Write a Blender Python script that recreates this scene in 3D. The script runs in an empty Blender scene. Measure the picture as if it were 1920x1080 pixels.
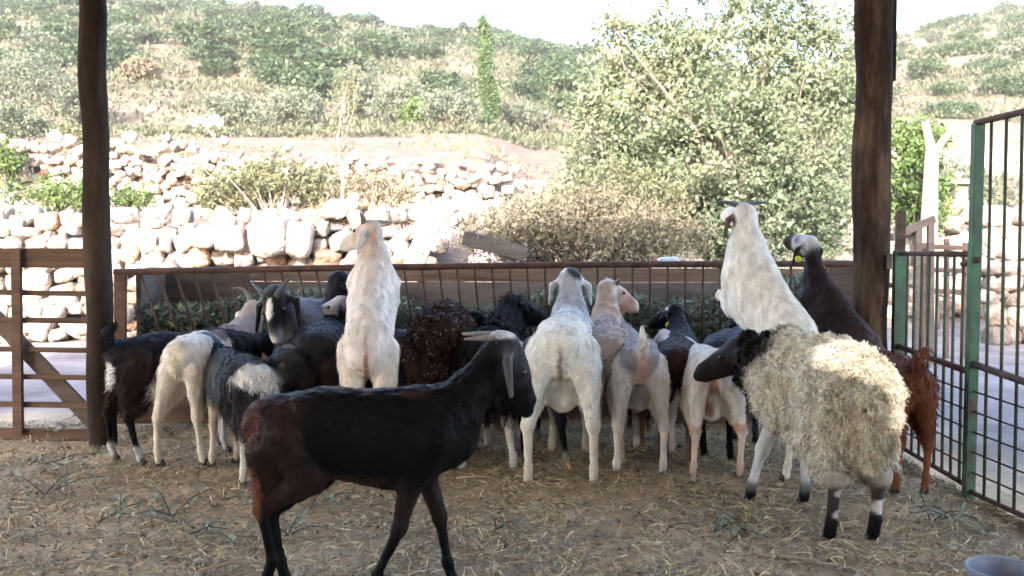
import bpy, bmesh, math, random
import numpy as np
from mathutils import Vector, Matrix
R = math.radians
rng = random.Random(7)
nrs = np.random.RandomState(11)
scene = bpy.context.scene
C = scene.collection

# ------------------------------------------------------------------ camera, sky, sun, exposure
CAMH, FPX, Y0 = 1.10, 1750.0, 470.0
PITCH = math.atan((540 - Y0) / FPX)
cd = bpy.data.cameras.new('camera'); cam = bpy.data.objects.new('camera', cd); C.objects.link(cam)
cam.location = (0, 0, CAMH); cam.rotation_euler = (R(90) - PITCH, 0, 0)
cd.sensor_width = 36; cd.lens = FPX / 1920 * 36
cd.clip_start = .05; cd.clip_end = 3000
cd.dof.use_dof = True; cd.dof.focus_distance = 4.1; cd.dof.aperture_fstop = 5.0
scene.camera = cam

SUN_EL, SUN_SIDE = 22.0, 17.0          # elevation; degrees the sun stands to the left of straight behind the camera
w = bpy.data.worlds.new("World"); scene.world = w; w.use_nodes = True
nt = w.node_tree; bg = nt.nodes['Background']
sky = nt.nodes.new('ShaderNodeTexSky'); sky.sky_type = 'NISHITA'; sky.sun_disc = False
sky.sun_elevation = R(SUN_EL); sky.sun_rotation = R(180 + SUN_SIDE)
sky.air_density = 1.0; sky.dust_density = 3.0; sky.ozone_density = 1.0
nt.links.new(sky.outputs[0], bg.inputs[0]); bg.inputs[1].default_value = 0.15
sd = bpy.data.lights.new('sun', 'SUN'); sun = bpy.data.objects.new('sun', sd); C.objects.link(sun)
sd.energy = 2.0; sd.angle = R(.5); sd.color = (1, .95, .89)
sdir = Vector((math.sin(R(SUN_SIDE)) * math.cos(R(SUN_EL)), math.cos(R(SUN_SIDE)) * math.cos(R(SUN_EL)), -math.sin(R(SUN_EL))))
sun.rotation_euler = sdir.to_track_quat('-Z', 'Y').to_euler(); sun.location = (-3, -8, 8)
vs = scene.view_settings; vs.view_transform = 'Standard'; vs.look = 'None'; vs.gamma = 1; vs.exposure = 3.5
scene.cycles.max_bounces = 8; scene.cycles.diffuse_bounces = 5; scene.cycles.volume_bounces = 1
scene.cycles.use_denoising = True

def W(px, py, d):
    "world point seen at photo pixel (px,py) at distance d along Y"
    u = (px - 960) / FPX; v = (540 - py) / FPX
    c, s = math.cos(PITCH), math.sin(PITCH)
    y = c + v * s; z = v * c - s
    return Vector((u / y * d, d, CAMH + z / y * d))
def G(px, py, z=0.0):
    a = W(px, py, 1.0); d = (z - CAMH) / (a.z - CAMH)
    return Vector((a.x * d, d, z))

# ------------------------------------------------------------------ materials
def lerp3(a, b, t): return tuple(a[i] * (1 - t) + b[i] * t for i in range(3))
def new_mat(name, rough=.8, spec=.3):
    m = bpy.data.materials.new(name); m.use_nodes = True
    n = m.node_tree.nodes['Principled BSDF']
    n.inputs['Roughness'].default_value = rough; n.inputs['Specular IOR Level'].default_value = spec
    return m, m.node_tree, n
def noise_mat(name, cols, scale=4.0, detail=6, rough=.85, spec=.2, bump=.3, bscale=None, stretch=(1, 1, 1), pos=None, dist=.01):
    m, t, n = new_mat(name, rough, spec)
    tc = t.nodes.new('ShaderNodeTexCoord'); mp = t.nodes.new('ShaderNodeMapping'); mp.inputs['Scale'].default_value = stretch
    t.links.new(tc.outputs['Object'], mp.inputs[0])
    nz = t.nodes.new('ShaderNodeTexNoise'); nz.inputs['Scale'].default_value = scale; nz.inputs['Detail'].default_value = detail
    nz.inputs['Roughness'].default_value = .65
    t.links.new(mp.outputs[0], nz.inputs['Vector'])
    cr = t.nodes.new('ShaderNodeValToRGB'); e = cr.color_ramp.elements
    pos = pos or [.3 + .4 * i / (len(cols) - 1) for i in range(len(cols))]
    e[0].position = pos[0]; e[0].color = (*cols[0], 1); e[1].position = pos[-1]; e[1].color = (*cols[-1], 1)
    for p, c in zip(pos[1:-1], cols[1:-1]):
        q = e.new(p); q.color = (*c, 1)
    t.links.new(nz.outputs['Fac'], cr.inputs[0]); t.links.new(cr.outputs[0], n.inputs['Base Color'])
    if bump:
        nb = t.nodes.new('ShaderNodeTexNoise'); nb.inputs['Scale'].default_value = bscale or scale * 4; nb.inputs['Detail'].default_value = 5
        t.links.new(mp.outputs[0], nb.inputs['Vector'])
        b = t.nodes.new('ShaderNodeBump'); b.inputs['Strength'].default_value = bump; b.inputs['Distance'].default_value = dist
        t.links.new(nb.outputs['Fac'], b.inputs['Height']); t.links.new(b.outputs[0], n.inputs['Normal'])
    return m
def attr_mat(name, rough=.7, spec=.2, var=.25, vscale=60, bump=.4, bscale=140, sheen=0.0, stretch=(1, 1, 1), bdist=.004):
    m, t, n = new_mat(name, rough, spec)
    at = t.nodes.new('ShaderNodeAttribute'); at.attribute_name = 'coat'
    tc = t.nodes.new('ShaderNodeTexCoord'); mp = t.nodes.new('ShaderNodeMapping'); mp.inputs['Scale'].default_value = stretch
    t.links.new(tc.outputs['Object'], mp.inputs[0])
    nz = t.nodes.new('ShaderNodeTexNoise'); nz.inputs['Scale'].default_value = vscale; nz.inputs['Detail'].default_value = 4
    t.links.new(mp.outputs[0], nz.inputs['Vector'])
    mr = t.nodes.new('ShaderNodeMapRange'); mr.inputs[1].default_value = .3; mr.inputs[2].default_value = .7
    mr.inputs[3].default_value = 1 - var; mr.inputs[4].default_value = 1 + var
    t.links.new(nz.outputs['Fac'], mr.inputs[0])
    vm = t.nodes.new('ShaderNodeVectorMath'); vm.operation = 'SCALE'
    t.links.new(at.outputs['Color'], vm.inputs[0]); t.links.new(mr.outputs[0], vm.inputs['Scale'])
    t.links.new(vm.outputs[0], n.inputs['Base Color'])
    if sheen:
        n.inputs['Sheen Weight'].default_value = sheen; n.inputs['Sheen Roughness'].default_value = .4
    if bump:
        nb = t.nodes.new('ShaderNodeTexNoise'); nb.inputs['Scale'].default_value = bscale; nb.inputs['Detail'].default_value = 3
        t.links.new(mp.outputs[0], nb.inputs['Vector'])
        b = t.nodes.new('ShaderNodeBump'); b.inputs['Strength'].default_value = bump; b.inputs['Distance'].default_value = bdist
        t.links.new(nb.outputs['Fac'], b.inputs['Height']); t.links.new(b.outputs[0], n.inputs['Normal'])
    return m
def leaf_mat(name, cols, scale=1.5, trans=.25, rough=.55):
    m = noise_mat(name, cols, scale, 3, rough, .3, 0)
    t = m.node_tree; n = t.nodes['Principled BSDF']; out = t.nodes['Material Output']
    tl = t.nodes.new('ShaderNodeBsdfTranslucent'); mx = t.nodes.new('ShaderNodeMixShader'); mx.inputs[0].default_value = trans
    src = n.inputs['Base Color'].links[0].from_socket
    t.links.new(src, tl.inputs[0]); t.links.new(n.outputs[0], mx.inputs[1]); t.links.new(tl.outputs[0], mx.inputs[2])
    t.links.new(mx.outputs[0], out.inputs[0])
    return m
M = {}
M['coat'] = attr_mat('coat', .55, .11, .22, 26, .55, 150, .0, (1, 1, .45))
M['hair'] = attr_mat('hair', .65, .07, .2, 40, 0)
M['fleece'] = attr_mat('fleece', .9, .05, .15, 30, .8, 60, .1, bdist=.012)
M['horn'] = noise_mat('horn', [(.16, .14, .12), (.34, .31, .27)], 30, 4, .5, .4, .5, 60)
M['dark_horn'] = noise_mat('dark_horn', [(.04, .045, .05), (.13, .14, .15)], 30, 4, .5, .4, .5, 60)
M['hoof'] = noise_mat('hoof', [(.05, .045, .04), (.13, .115, .10)], 40, 4, .55, .3, .4, 80)
M['hoof_pale'] = noise_mat('hoof_pale', [(.25, .23, .21), (.40, .38, .35)], 40, 4, .6, .3, .4, 80)
M['eye'] = new_mat('eye', .12, .6)[0]; M['eye'].node_tree.nodes['Principled BSDF'].inputs['Base Color'].default_value = (.015, .01, .006, 1)
M['tag'] = new_mat('yellow_plastic', .45, .4)[0]; M['tag'].node_tree.nodes['Principled BSDF'].inputs['Base Color'].default_value = (.65, .62, .04, 1)
M['bark'] = noise_mat('bark', [(.010, .008, .007), (.04, .025, .018), (.17, .11, .07)], 7, 8, .9, .1, .9, 24, (1, 1, .22), dist=.02)
M['bark_dark'] = noise_mat('bark_dark', [(.014, .010, .009), (.035, .024, .019), (.07, .05, .038)], 7, 8, .9, .1, .6, 24, (1, 1, .2), dist=.01)
M['bark_grey'] = noise_mat('bark_grey', [(.05, .042, .035), (.12, .10, .085)], 9, 6, .9, .1, .8, 24, (1, 1, .3), dist=.02)
M['bark_pale'] = noise_mat('bark_pale', [(.2, .165, .14), (.34, .29, .25)], 9, 6, .9, .1, .6, 24, (1, 1, .3))
M['board'] = noise_mat('board', [(.05, .033, .027), (.11, .072, .056), (.17, .112, .09)], 5, 8, .8, .15, .5, 30, (.25, 2, 3))
M['board_grey'] = noise_mat('board_grey', [(.07, .055, .05), (.15, .12, .105)], 5, 8, .85, .1, .5, 30, (.3, 2, 3))
M['board_dark'] = noise_mat('board_dark', [(.025, .022, .022), (.06, .053, .05)], 5, 8, .85, .1, .5, 30, (.3, 2, 3))
M['board_warm'] = noise_mat('board_warm', [(.12, .08, .06), (.24, .165, .125), (.30, .22, .17)], 5, 8, .85, .1, .5, 30, (.3, 2, 3))
M['board_mauve'] = noise_mat('board_mauve', [(.13, .10, .095), (.22, .18, .17), (.29, .24, .22)], 4, 8, .85, .1, .5, 30, (.5, 2, 2))
M['board_pale'] = noise_mat('board_pale', [(.36, .27, .2), (.55, .44, .34)], 6, 7, .8, .15, .4, 30, (2, 2, .3))
M['rust'] = noise_mat('rusty_iron', [(.035, .022, .018), (.085, .045, .032), (.14, .065, .04)], 14, 7, .75, .3, .5, 60)
M['green_paint'] = noise_mat('green_paint', [(.07, .045, .035), (.05, .10, .065), (.055, .15, .085), (.07, .20, .11)], 7, 8, .5, .4, .3, 60, (1, 1, .5), [.38, .48, .58, .75])
M['bar_green'] = noise_mat('bar_green', [(.07, .05, .04), (.08, .13, .08)], 6, 5, .6, .3, .3, 60)
M['stone'] = attr_mat('limestone', .95, .05, .38, 7, 1.0, 16, bdist=.05)
M['bounce_white'] = noise_mat('bounce_whitewash', [(.74, .70, .64), (.82, .79, .74)], 2, 5, .9, .1, .3, 20)  # pale coat added so the unseen roof and wall bounce light onto the animals
M['tin'] = noise_mat('tin_sheet', [(.52, .50, .47), (.64, .62, .59)], 2, 5, .6, .3, .2, 20)
M['straw'] = attr_mat('straw', .75, .2, .12, 20, 0)
M['plastic_bag'] = noise_mat('plastic_bag', [(.75, .76, .78), (.85, .85, .86)], 8, 4, .4, .4, .4, 20)
M['bucket'] = noise_mat('bucket_plastic', [(.17, .19, .25), (.25, .27, .33)], 8, 4, .45, .4, .2, 30)
M['concrete'] = noise_mat('concrete', [(.10, .09, .085), (.19, .17, .16)], 6, 6, .9, .1, .6, 30)
M['red'] = new_mat('red_plastic', .4, .4)[0]; M['red'].node_tree.nodes['Principled BSDF'].inputs['Base Color'].default_value = (.5, .05, .05, 1)
M['blue_white'] = new_mat('clear_plastic', .3, .5)[0]; M['blue_white'].node_tree.nodes['Principled BSDF'].inputs['Base Color'].default_value = (.55, .62, .75, 1)
M['L_big'] = leaf_mat('tree_leaves', [(.05, .07, .042), (.085, .11, .065), (.13, .15, .095), (.18, .18, .11)], 1.0, .3)
M['L_olive'] = leaf_mat('olive_leaves', [(.05, .065, .045), (.095, .11, .08), (.14, .15, .11)], .9, .2)
M['L_green'] = leaf_mat('green_leaves', [(.035, .06, .022), (.07, .11, .035), (.11, .15, .05)], 1.2, .25)
M['L_cypress'] = leaf_mat('cypress_leaves', [(.032, .06, .022), (.06, .092, .034)], 1.2, .15)
M['L_far'] = leaf_mat('scrub_leaves', [(.02, .036, .02), (.036, .06, .027), (.062, .083, .04)], .35, .15)
M['L_dry'] = leaf_mat('dry_leaves', [(.085, .07, .048), (.145, .122, .08), (.19, .175, .105)], 1.6, .2)
M['L_drygreen'] = leaf_mat('dry_green_leaves', [(.05, .065, .03), (.095, .10, .052), (.15, .13, .08)], 1.6, .2)
M['L_scrub'] = leaf_mat('low_scrub_leaves', [(.03, .042, .022), (.055, .06, .034), (.085, .078, .052)], .5, .15)
M['L_sprig'] = leaf_mat('sprig_leaves', [(.13, .17, .13), (.24, .28, .22), (.30, .34, .28)], 9, .1)
M['L_fodder'] = leaf_mat('fodder_leaves', [(.07, .095, .05), (.15, .17, .11), (.26, .26, .19)], 5, .1)

# ------------------------------------------------------------------ mesh helpers
def link(name, me, mat, parent=None, smooth=True):
    o = bpy.data.objects.new(name, me); C.objects.link(o)
    if mat is not None: me.materials.append(mat)
    if smooth and len(me.polygons): me.polygons.foreach_set('use_smooth', [True] * len(me.polygons))
    if parent is not None: o.parent = parent
    return o
def mesh_np(name, V, Q, col=None):
    "V (n,3); Q (m,k) with constant k; optional per vertex colour"
    V = np.asarray(V, np.float32); Q = np.asarray(Q, np.int32)
    me = bpy.data.meshes.new(name); k = Q.shape[1]
    me.vertices.add(len(V)); me.vertices.foreach_set('co', V.ravel())
    me.loops.add(Q.size); me.loops.foreach_set('vertex_index', Q.ravel())
    me.polygons.add(len(Q)); me.polygons.foreach_set('loop_start', np.arange(0, Q.size, k, dtype=np.int32))
    me.update(calc_edges=True)
    if col is not None:
        a = me.color_attributes.new('coat', 'FLOAT_COLOR', 'POINT')
        c4 = np.ones((len(V), 4), np.float32); c4[:, :3] = col
        a.data.foreach_set('color', c4.ravel())
    return me
def tag(o, label=None, cat=None, group=None, kind=None):
    if label: o['label'] = label
    if cat: o['category'] = cat
    if group: o['group'] = group
    if kind: o['kind'] = kind
    return o
def thing(name, loc=(0, 0, 0), rz=0, label=None, cat=None, group=None):
    o = bpy.data.objects.new(name, None); C.objects.link(o); o.location = loc; o.rotation_euler = (0, 0, rz)
    o.empty_display_size = .2
    return tag(o, label, cat, group)
class MB:
    "collects shapes, then links them as one mesh"
    def __init__(s): s.bm = bmesh.new()
    def box(s, c, size, rot=None, bevel=0.0):
        m = Matrix.Translation(c) @ (rot.to_4x4() if rot else Matrix()) @ Matrix.Diagonal((*size, 1))
        r = bmesh.ops.create_cube(s.bm, size=1, matrix=m)
        if bevel:
            es = list({e for v in r['verts'] for e in v.link_edges})
            bmesh.ops.bevel(s.bm, geom=es, offset=bevel, segments=2, affect='EDGES', profile=.6)
        return s
    def bar(s, a, b, wd, th, up=Vector((0, 0, 1)), bevel=0.0):
        "rectangular bar from a to b"
        a, b = Vector(a), Vector(b); d = (b - a); L = d.length; d.normalize()
        x = d.cross(up)
        if x.length < 1e-3: x = d.cross(Vector((0, 1, 0)))
        x.normalize(); y = x.cross(d)
        rot = Matrix((x, d, y)).transposed()
        return s.box((a + b) / 2, (th, L, wd), rot, bevel)
    def tube(s, pts, rad, n=8, caps=True, wob=0.0, sd=0):
        pts = [Vector(p) for p in pts]; rr = random.Random(sd)
        if not isinstance(rad, (list, tuple)): rad = [rad] * len(pts)
        rings = []; ref = Vector((0.13, .31, .94))
        for i, p in enumerate(pts):
            d = (pts[min(i + 1, len(pts) - 1)] - pts[max(i - 1, 0)]).normalized()
            x = d.cross(ref)
            if x.length < .05: x = d.cross(Vector((1, 0, 0)))
            x.normalize(); y = d.cross(x)
            ring = []
            for k in range(n):
                t = 2 * math.pi * k / n; q = rad[i] * (1 + wob * (rr.random() - .5))
                ring.append(s.bm.verts.new(p + x * math.cos(t) * q + y * math.sin(t) * q))
            rings.append(ring)
        for a, b in zip(rings, rings[1:]):
            for k in range(n): s.bm.faces.new((a[k], a[(k + 1) % n], b[(k + 1) % n], b[k]))
        if caps:
            s.bm.faces.new(list(reversed(rings[0]))); s.bm.faces.new(rings[-1])
        return s
    def sphere(s, c, size, seg=12):
        if not isinstance(size, (tuple, list)): size = (size,) * 3
        bmesh.ops.create_uvsphere(s.bm, u_segments=seg, v_segments=max(6, seg // 2 + 2), radius=1, matrix=Matrix.Translation(c) @ Matrix.Diagonal((*size, 1)))
        return s
    def build(s, name, mat, parent=None, smooth=False):
        me = bpy.data.meshes.new(name); bmesh.ops.recalc_face_normals(s.bm, faces=s.bm.faces)
        s.bm.to_mesh(me); s.bm.free()
        return link(name, me, mat, parent, smooth)
def copy_tree(o, parent=None):
    c = o.copy(); C.objects.link(c)
    if parent: c.parent = parent
    for ch in list(o.children): copy_tree(ch, c)
    return c

def vnoise(P, seed=0, octv=3):
    "smooth value noise in about -1..1 from sines, vectorised"
    P = np.asarray(P, np.float64); r = np.random.RandomState(seed); out = 0; amp = 1; tot = 0; f = 1.0
    for o in range(octv):
        a = 0
        for k in range(4):
            d = r.normal(size=3); d /= np.linalg.norm(d)
            a = a + np.sin(P @ (d * f * (1 + .5 * r.rand())) * 2.2 + r.rand() * 6.28 + 1.3 * np.sin(P @ (r.normal(size=3) * f * .6) + r.rand() * 6))
        out = out + amp * a / 2.6; tot += amp; amp *= .5; f *= 2.1
    return out / tot

# ------------------------------------------------------------------ terrain
CREST = ([-3000, -600, 0, 250, 500, 750, 900, 1080, 1300, 1450, 1560, 1700, 1800, 1900, 2100, 2600, 5000],
         [40, 10, 8, 16, 34, 58, 80, 108, 145, 160, 130, 66, 40, 22, -20, -60, -40])
def sstep(a, b, x):
    t = np.clip((x - a) / (b - a), 0, 1); return t * t * (3 - 2 * t)
WALL1, WALL2 = 11.4, 16.6
def H(X, Y):
    X = np.asarray(X, float); Y = np.asarray(Y, float)
    Yc = np.maximum(Y, 9.0); px = 960 + FPX * X / Yc
    Lw = 1 - sstep(900, 1010, px)
    left = np.interp(Y, [0, WALL1, WALL1 + .25, WALL2, WALL2 + .3, 30, 60], [0, 0, 1.3, 1.75, 2.75, 4.4, 9.0])
    right = np.interp(Y, [0, 13, 20, 35, 60], [0, 0, .25, 1.3, 5.2])
    rr = np.interp(px, [1000, 1650, 1750, 2200], [1.0, 1.0, 1.15, 1.3])
    mid = np.interp(Y, [0, 12, 16.6, 24, 35, 60], [0, .15, .8, 3.0, 4.6, 8.0])
    mw = 1 - sstep(1060, 1250, px)
    near = Lw * left + (1 - Lw) * (mw * mid + (1 - mw) * right * rr)
    yc = np.interp(px, CREST[0], CREST[1]); zc = 1.1 + (Y0 - yc) / (FPX / 200)
    t = np.clip((Y - 60) / 140, 0, 1.0); prof = t ** .92
    z = np.where(Y > 60, near + (zc - near) * prof, near)
    z = np.where(Y > 200, zc - (Y - 200) * .12, z)
    P = np.stack([X * .09, Y * .09, 0 * X], -1)
    z = z + sstep(30, 90, Y) * (1 - .6 * sstep(150, 200, Y)) * vnoise(P, 3) * 1.6
    P2 = np.stack([X, Y, 0 * X], -1)
    z = z + vnoise(P2 * 1.3, 5) * .05 * sstep(6.5, 20, Y) + (vnoise(P2 * 5, 9) * .010 - .014) * (Y < 6.2)
    return z
def build_ground():
    ys = np.unique(np.concatenate([np.arange(-9, 1.5, .5), np.arange(1.5, 7, .07), np.arange(7, 22, .16), [WALL1, WALL1 + .25, WALL2, WALL2 + .3],
                                   22 * 1.03 ** np.arange(0, 98)]))
    xs = np.unique(np.concatenate([np.arange(-4, 4.01, .08), 4 * 1.045 ** np.arange(0, 112), -4 * 1.045 ** np.arange(0, 112)]))
    X, Y = np.meshgrid(xs, ys); Z = H(X, Y)
    V = np.stack([X, Y, Z], -1).reshape(-1, 3); nx = len(xs); ny = len(ys)
    i, j = np.meshgrid(np.arange(nx - 1), np.arange(ny - 1)); a = (j * nx + i).ravel()
    Q = np.stack([a, a + 1, a + 1 + nx, a + nx], -1)
    x, y = V[:, 0], V[:, 1]; px = 960 + FPX * x / np.maximum(y, 9)
    n1 = vnoise(V * [.35, .35, .35], 21)[:, None]; n2 = vnoise(V * [.12, .12, .02], 22)[:, None]; n3 = vnoise(V * 1.7, 23)[:, None]
    pen = np.array([.48, .365, .25]); soil = np.array([.135, .088, .074]); pale = np.array([.135, .105, .09]); grass = np.array([.085, .08, .058]); red = np.array([.15, .088, .062])
    sh = lambda t: 1 / (1 + np.exp(-t * 4))
    far = soil * (1 - sh(n1 + .1)) + pale * sh(n1 + .1)
    far = far * (1 - .7 * sh(n2 + .1)) + grass * .7 * sh(n2 + .1)
    far = far * (1 - .5 * sh(n3 - .6)) + red * .5 * sh(n3 - .6)
    outc = np.array([.21, .18, .18]); 
    t = sstep(6.0, 6.6, y)[:, None]
    t2 = sstep(9, 16, y)[:, None]
    penr = np.clip(sstep(2.0, 2.2, np.abs(x)) * sstep(2.0, 3, x), 0, 1)[:, None]
    col = pen * (1 + .22 * n3 + .25 * vnoise(V * 4.5, 24)[:, None]) * (1 - t) + (outc * (1 - t2) + far * t2) * t
    col = col * (1 - penr * (1 - t2)) + outc * penr * (1 - t2)
    rock = (sstep(.55, .75, vnoise(V * [.16, .05, .16], 31)) * sstep(45, 70, y))[:, None]
    col = col * (1 - rock) + np.array([.2, .175, .155]) * rock
    me = mesh_np('ground', V, Q, np.clip(col, .02, .9))
    o = link('ground', me, attr_mat('earth', .95, .05, .3, 1.6, .8, 9, bdist=.03)); tag(o, kind='structure')
build_ground()

# ------------------------------------------------------------------ shed
def log_post(x, y, r, z1, name, mat, parent, lean=0, sd=1):
    mb = MB(); n = 26; rr = random.Random(sd)
    pts = [(x + lean * i / n + .006 * math.sin(i * .9 + sd), y + .005 * math.sin(i * 1.3), -.1 + (z1 + .1) * i / n) for i in range(n + 1)]
    rad = [r * (1.0 + .04 * math.sin(i * .7 + sd) + .03 * (rr.random() - .5)) for i in range(n + 1)]
    mb.tube(pts, rad, 20, True, .05, sd)
    return mb.build(name, mat, parent, True)
shed = thing('shed', (0, 5.35, 0), 0, 'open goat shed with round timber posts framing the view and a shading roof', 'shed')
def sp(v): return Vector(v) - Vector((0, 5.35, 0))
lpx = W(186, 500, 5.3).x; rpx = W(1632, 500, 5.12).x
log_post(lpx, -.05, .073, 3.05, 'post', M['bark_dark'], shed, -.02, 1)
log_post(rpx, -.23, .098, 3.05, 'post', M['bark'], shed, .0, 5)
mb = MB()
mb.box((lpx - .085, .03, 2.65 - .25), (.03, .05, 1.1), bevel=.004); mb.box((lpx - .078, .03, 1.50), (.022, .05, .90), bevel=.004)
mb.build('nailed_board', M['bark_dark'], shed)
mb = MB(); mb.box((rpx + .11, -.2, 2.55), (.03, .06, 1.05), bevel=.004); mb.build('nailed_board', M['bark'], shed)
mb = MB(); mb.box((rpx + .083 - .02, -.33, W(1650, 490, 5.0).z), (.03, .006, .085), bevel=.002); mb.build('hinge_plate', M['concrete'], shed)
# roof: corrugated sheets on beams, whitened to bounce light inside
ROOFX0, ROOFX1, RY0, RY1, RZ0, RZ1 = -7.2, 4.7, -1.6, 5.75, 3.25, 3.05
nx = 640; xs = np.linspace(ROOFX0, ROOFX1, nx); prof = .018 * np.sin(xs / .076 * 2 * math.pi)
V = []
for off in (0.0, .006):
    for (yy, zz) in ((RY0, RZ0), (RY1, RZ1)):
        V.append(np.stack([xs, np.full(nx, yy - 5.35), zz + prof + off + .06], -1))
V = np.concatenate(V); i = np.arange(nx - 1)
Q = np.concatenate([np.stack([i, i + 1, i + 1 + nx, i + nx], -1), np.stack([i + 2 * nx, i + 3 * nx, i + 1 + 3 * nx, i + 1 + 2 * nx], -1)])
link('roof', mesh_np('roof', V, Q), M['bounce_white'], shed)
mb = MB()
for yy, zz in ((5.3, 3.0), (1.0, 3.08), (-1.3, 3.15)): mb.box((-1.25, yy - 5.35, zz - .02), (11.4, .1, .14), bevel=.006)
mb.build('roof_beam', M['bark_dark'], shed)
# unseen rear wall behind camera: white for bounce, opening shaped for the sun patch
SUNP = W(1612, 725, 3.75)                  # centre of the sunlit patch on the sheep
WY = -1.4
tt = (SUNP.y - WY) / sdir.y; OP = SUNP - sdir * tt
mb = MB(); zt = 3.255; y_ = WY - 5.35
cols_ = [(-.21, .07, -.02, .13), (-.14, .07, -.07, .19), (-.07, .07, -.10, .20), (.0, .07, -.13, .22), (.07, .06, -.30, .19), (.13, .05, -.34, .12), (.18, .04, -.27, .02)]
xa, xb = OP.x - .21, OP.x + .22
mb.box(((ROOFX0 + xa) / 2, y_, zt / 2), (xa - ROOFX0, .14, zt)); mb.box(((ROOFX1 + xb) / 2, y_, zt / 2), (ROOFX1 - xb, .14, zt))
for x_, w_, za, zb in cols_:
    mb.box((OP.x + x_ + w_ / 2, y_, (OP.z + za) / 2), (w_, .138, OP.z + za)); mb.box((OP.x + x_ + w_ / 2, y_, (zt + OP.z + zb) / 2), (w_, .138, zt - OP.z - zb))
mb.build('rear_wall', M['bounce_white'], shed)
mb = MB()
for k in range(16): mb.box((OP.x, y_ + .03, OP.z - .33 + k * .036), (.44, .03, .0125))
mb.build('sun_softening_slat', M['board_grey'], shed)  # out-of-view slats added in the opening to soften and dim the sun patch

# ------------------------------------------------------------------ wooden gate, left
gate = thing('wooden_gate', (-3.3, 5.45, 0), 0, 'brown plank gate with rails and a diagonal brace left of the pen', 'gate')
def gl(px, py, d=5.45): return W(px, py, d) - Vector((-3.3, 5.45, 0))
def gbar(name, a, b, wd, th, dy=0, mat='board'):
    mb = MB(); o = Vector((0, dy, 0)); mb.bar(a + o, b + o, wd, th, bevel=.004); mb.build(name, M[mat], gate)
gbar('top_board', gl(-160, 483), gl(158, 484), .115, .03)
for py, wd in ((549, .03), (600, .032), (655, .03), (706, .03), (758, .034)): gbar('rail', gl(-160, py - 3), gl(166, py + 2), wd, .02, .0)
gbar('bottom_board', gl(-160, 810), gl(185, 816), .07, .03)
gbar('stile', gl(36, 466), gl(40, 812), .055, .03, -.031); gbar('stile', gl(-150, 466), gl(-150, 812), .055, .03, -.031)
gbar('brace', gl(-20, 590), gl(178, 800), .095, .025, .03, 'board_grey')

# ------------------------------------------------------------------ feeder
FY = 5.72
feeder = thing('feeder', (0, FY, 0), 0, 'long rusty barred feeding rack filled with green fodder along the pen front', 'feeding rack')
def fl(px, py, d=FY): return W(px, py, d) - Vector((0, FY, 0))
mb = MB(); mb.tube([fl(214, 510), fl(700, 501), fl(1150, 496), fl(1600, 494)], .02, 10); mb.build('top_rail', M['rust'], feeder, True)
for k in range(41):
    px = 262 + k * 33.0
    py = 509 - 14 * (px - 214) / 900 if px < 1100 else 495.5
    sl = 48 * max(0, 1 - (px - 262) / 900)
    a = fl(px, py) ; b = fl(px + sl, 655)
    b.y += .02
    mb = MB(); mb.tube([a, b], .0075, 6); mb.build('bar', M['rust'], feeder, True)
for za, zb, yo in ((.385, .56, .03), (.207, .381, .032), (.03, .204, .03)):
    mb = MB(); mb.box((-.15, yo, (za + zb) / 2), (4.7, .035, zb - za), bevel=.004); mb.build('front_board', M['board'], feeder)
for za, zb in ((.89, .982), (.722, .886), (.544, .718), (.3, .54)):
    mb = MB(); mb.box((-.15, .62, (za + zb) / 2), (4.66, .03, zb - za), Matrix.Rotation(.003 * za, 3, 'Y'), bevel=.004); mb.build('rear_board', M['board_warm'] if za > .85 else M['board_mauve'], feeder)
mb = MB(); mb.box((-.15, .32, .32), (4.64, .56, .03)); mb.build('trough_floor', M['board'], feeder)
mb = MB(); mb.box((fl(250, 500).x + .0, .33, .56), (.03, .52, .8), bevel=.003); mb.build('end_panel', M['board_grey'], feeder)
mb = MB(); a, b = fl(226, 516, FY - .03), fl(226, 700, FY - .03); mb.bar(a, b, .07, .03, up=Vector((1, 0, 0)), bevel=.004)
mb.build('end_post', M['board_pale' if 0 else 'board'], feeder)
mb = MB(); a, b = fl(1585, 500), fl(1585, 720); mb.bar(a, b, .2, .03, up=Vector((1, 0, 0)), bevel=.004); mb.build('end_post', M['board_grey'], feeder)
mb = MB(); mb.box((fl(330, 500).x, .5, .74), (.62, .02, .42), bevel=.003); mb.build('patch_board', M['board_grey'], feeder)

# ------------------------------------------------------------------ metal gates on the right
GA0 = Vector((G(1683, 852).x, 5.0, 0)); GA1 = Vector((W(1822, 600, 4.12).x, 4.12, 0)); GB1 = Vector((2.14, 2.75, 0))
mg = thing('metal_gate', GA0, 0, 'low green iron gate with upright bars over wire mesh beside the right post', 'gate')
def gp(t, z, A, B): return A.lerp(B, t) + Vector((0, 0, z))
def gpart(root, A, B, name, pts, r, mat, flat=None):
    mb = MB(); P = [gp(t, z, A, B) - root.location for t, z in pts]
    if flat: mb.bar(P[0], P[1], flat[0], flat[1], up=Vector((1, 0, 0)), bevel=.003)
    else: mb.tube(P, r, 7)
    return mb.build(name, M[mat], root, not flat)
gpart(mg, GA0, GA1, 'hinge_post', [(-.03, .03), (-.03, 1.1)], 0, 'green_paint', (.06, .04))
gpart(mg, GA0, GA1, 'top_rail', [(-.02, 1.085), (.98, 1.085)], .013, 'rust')
gpart(mg, GA0, GA1, 'middle_rail', [(-.02, .585), (.98, .56)], .016, 'rust')
gpart(mg, GA0, GA1, 'bottom_rail', [(-.02, .05), (.98, .05)], .012, 'rust')
for k in range(1, 9): gpart(mg, GA0, GA1, 'bar', [(k / 9, .05), (k / 9, 1.08)], .0075, 'bar_green')
for k in range(5): gpart(mg, GA0, GA1, 'mesh_wire', [(0, .14 + .085 * k), (.98, .14 + .083 * k)], .0045, 'rust')
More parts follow.
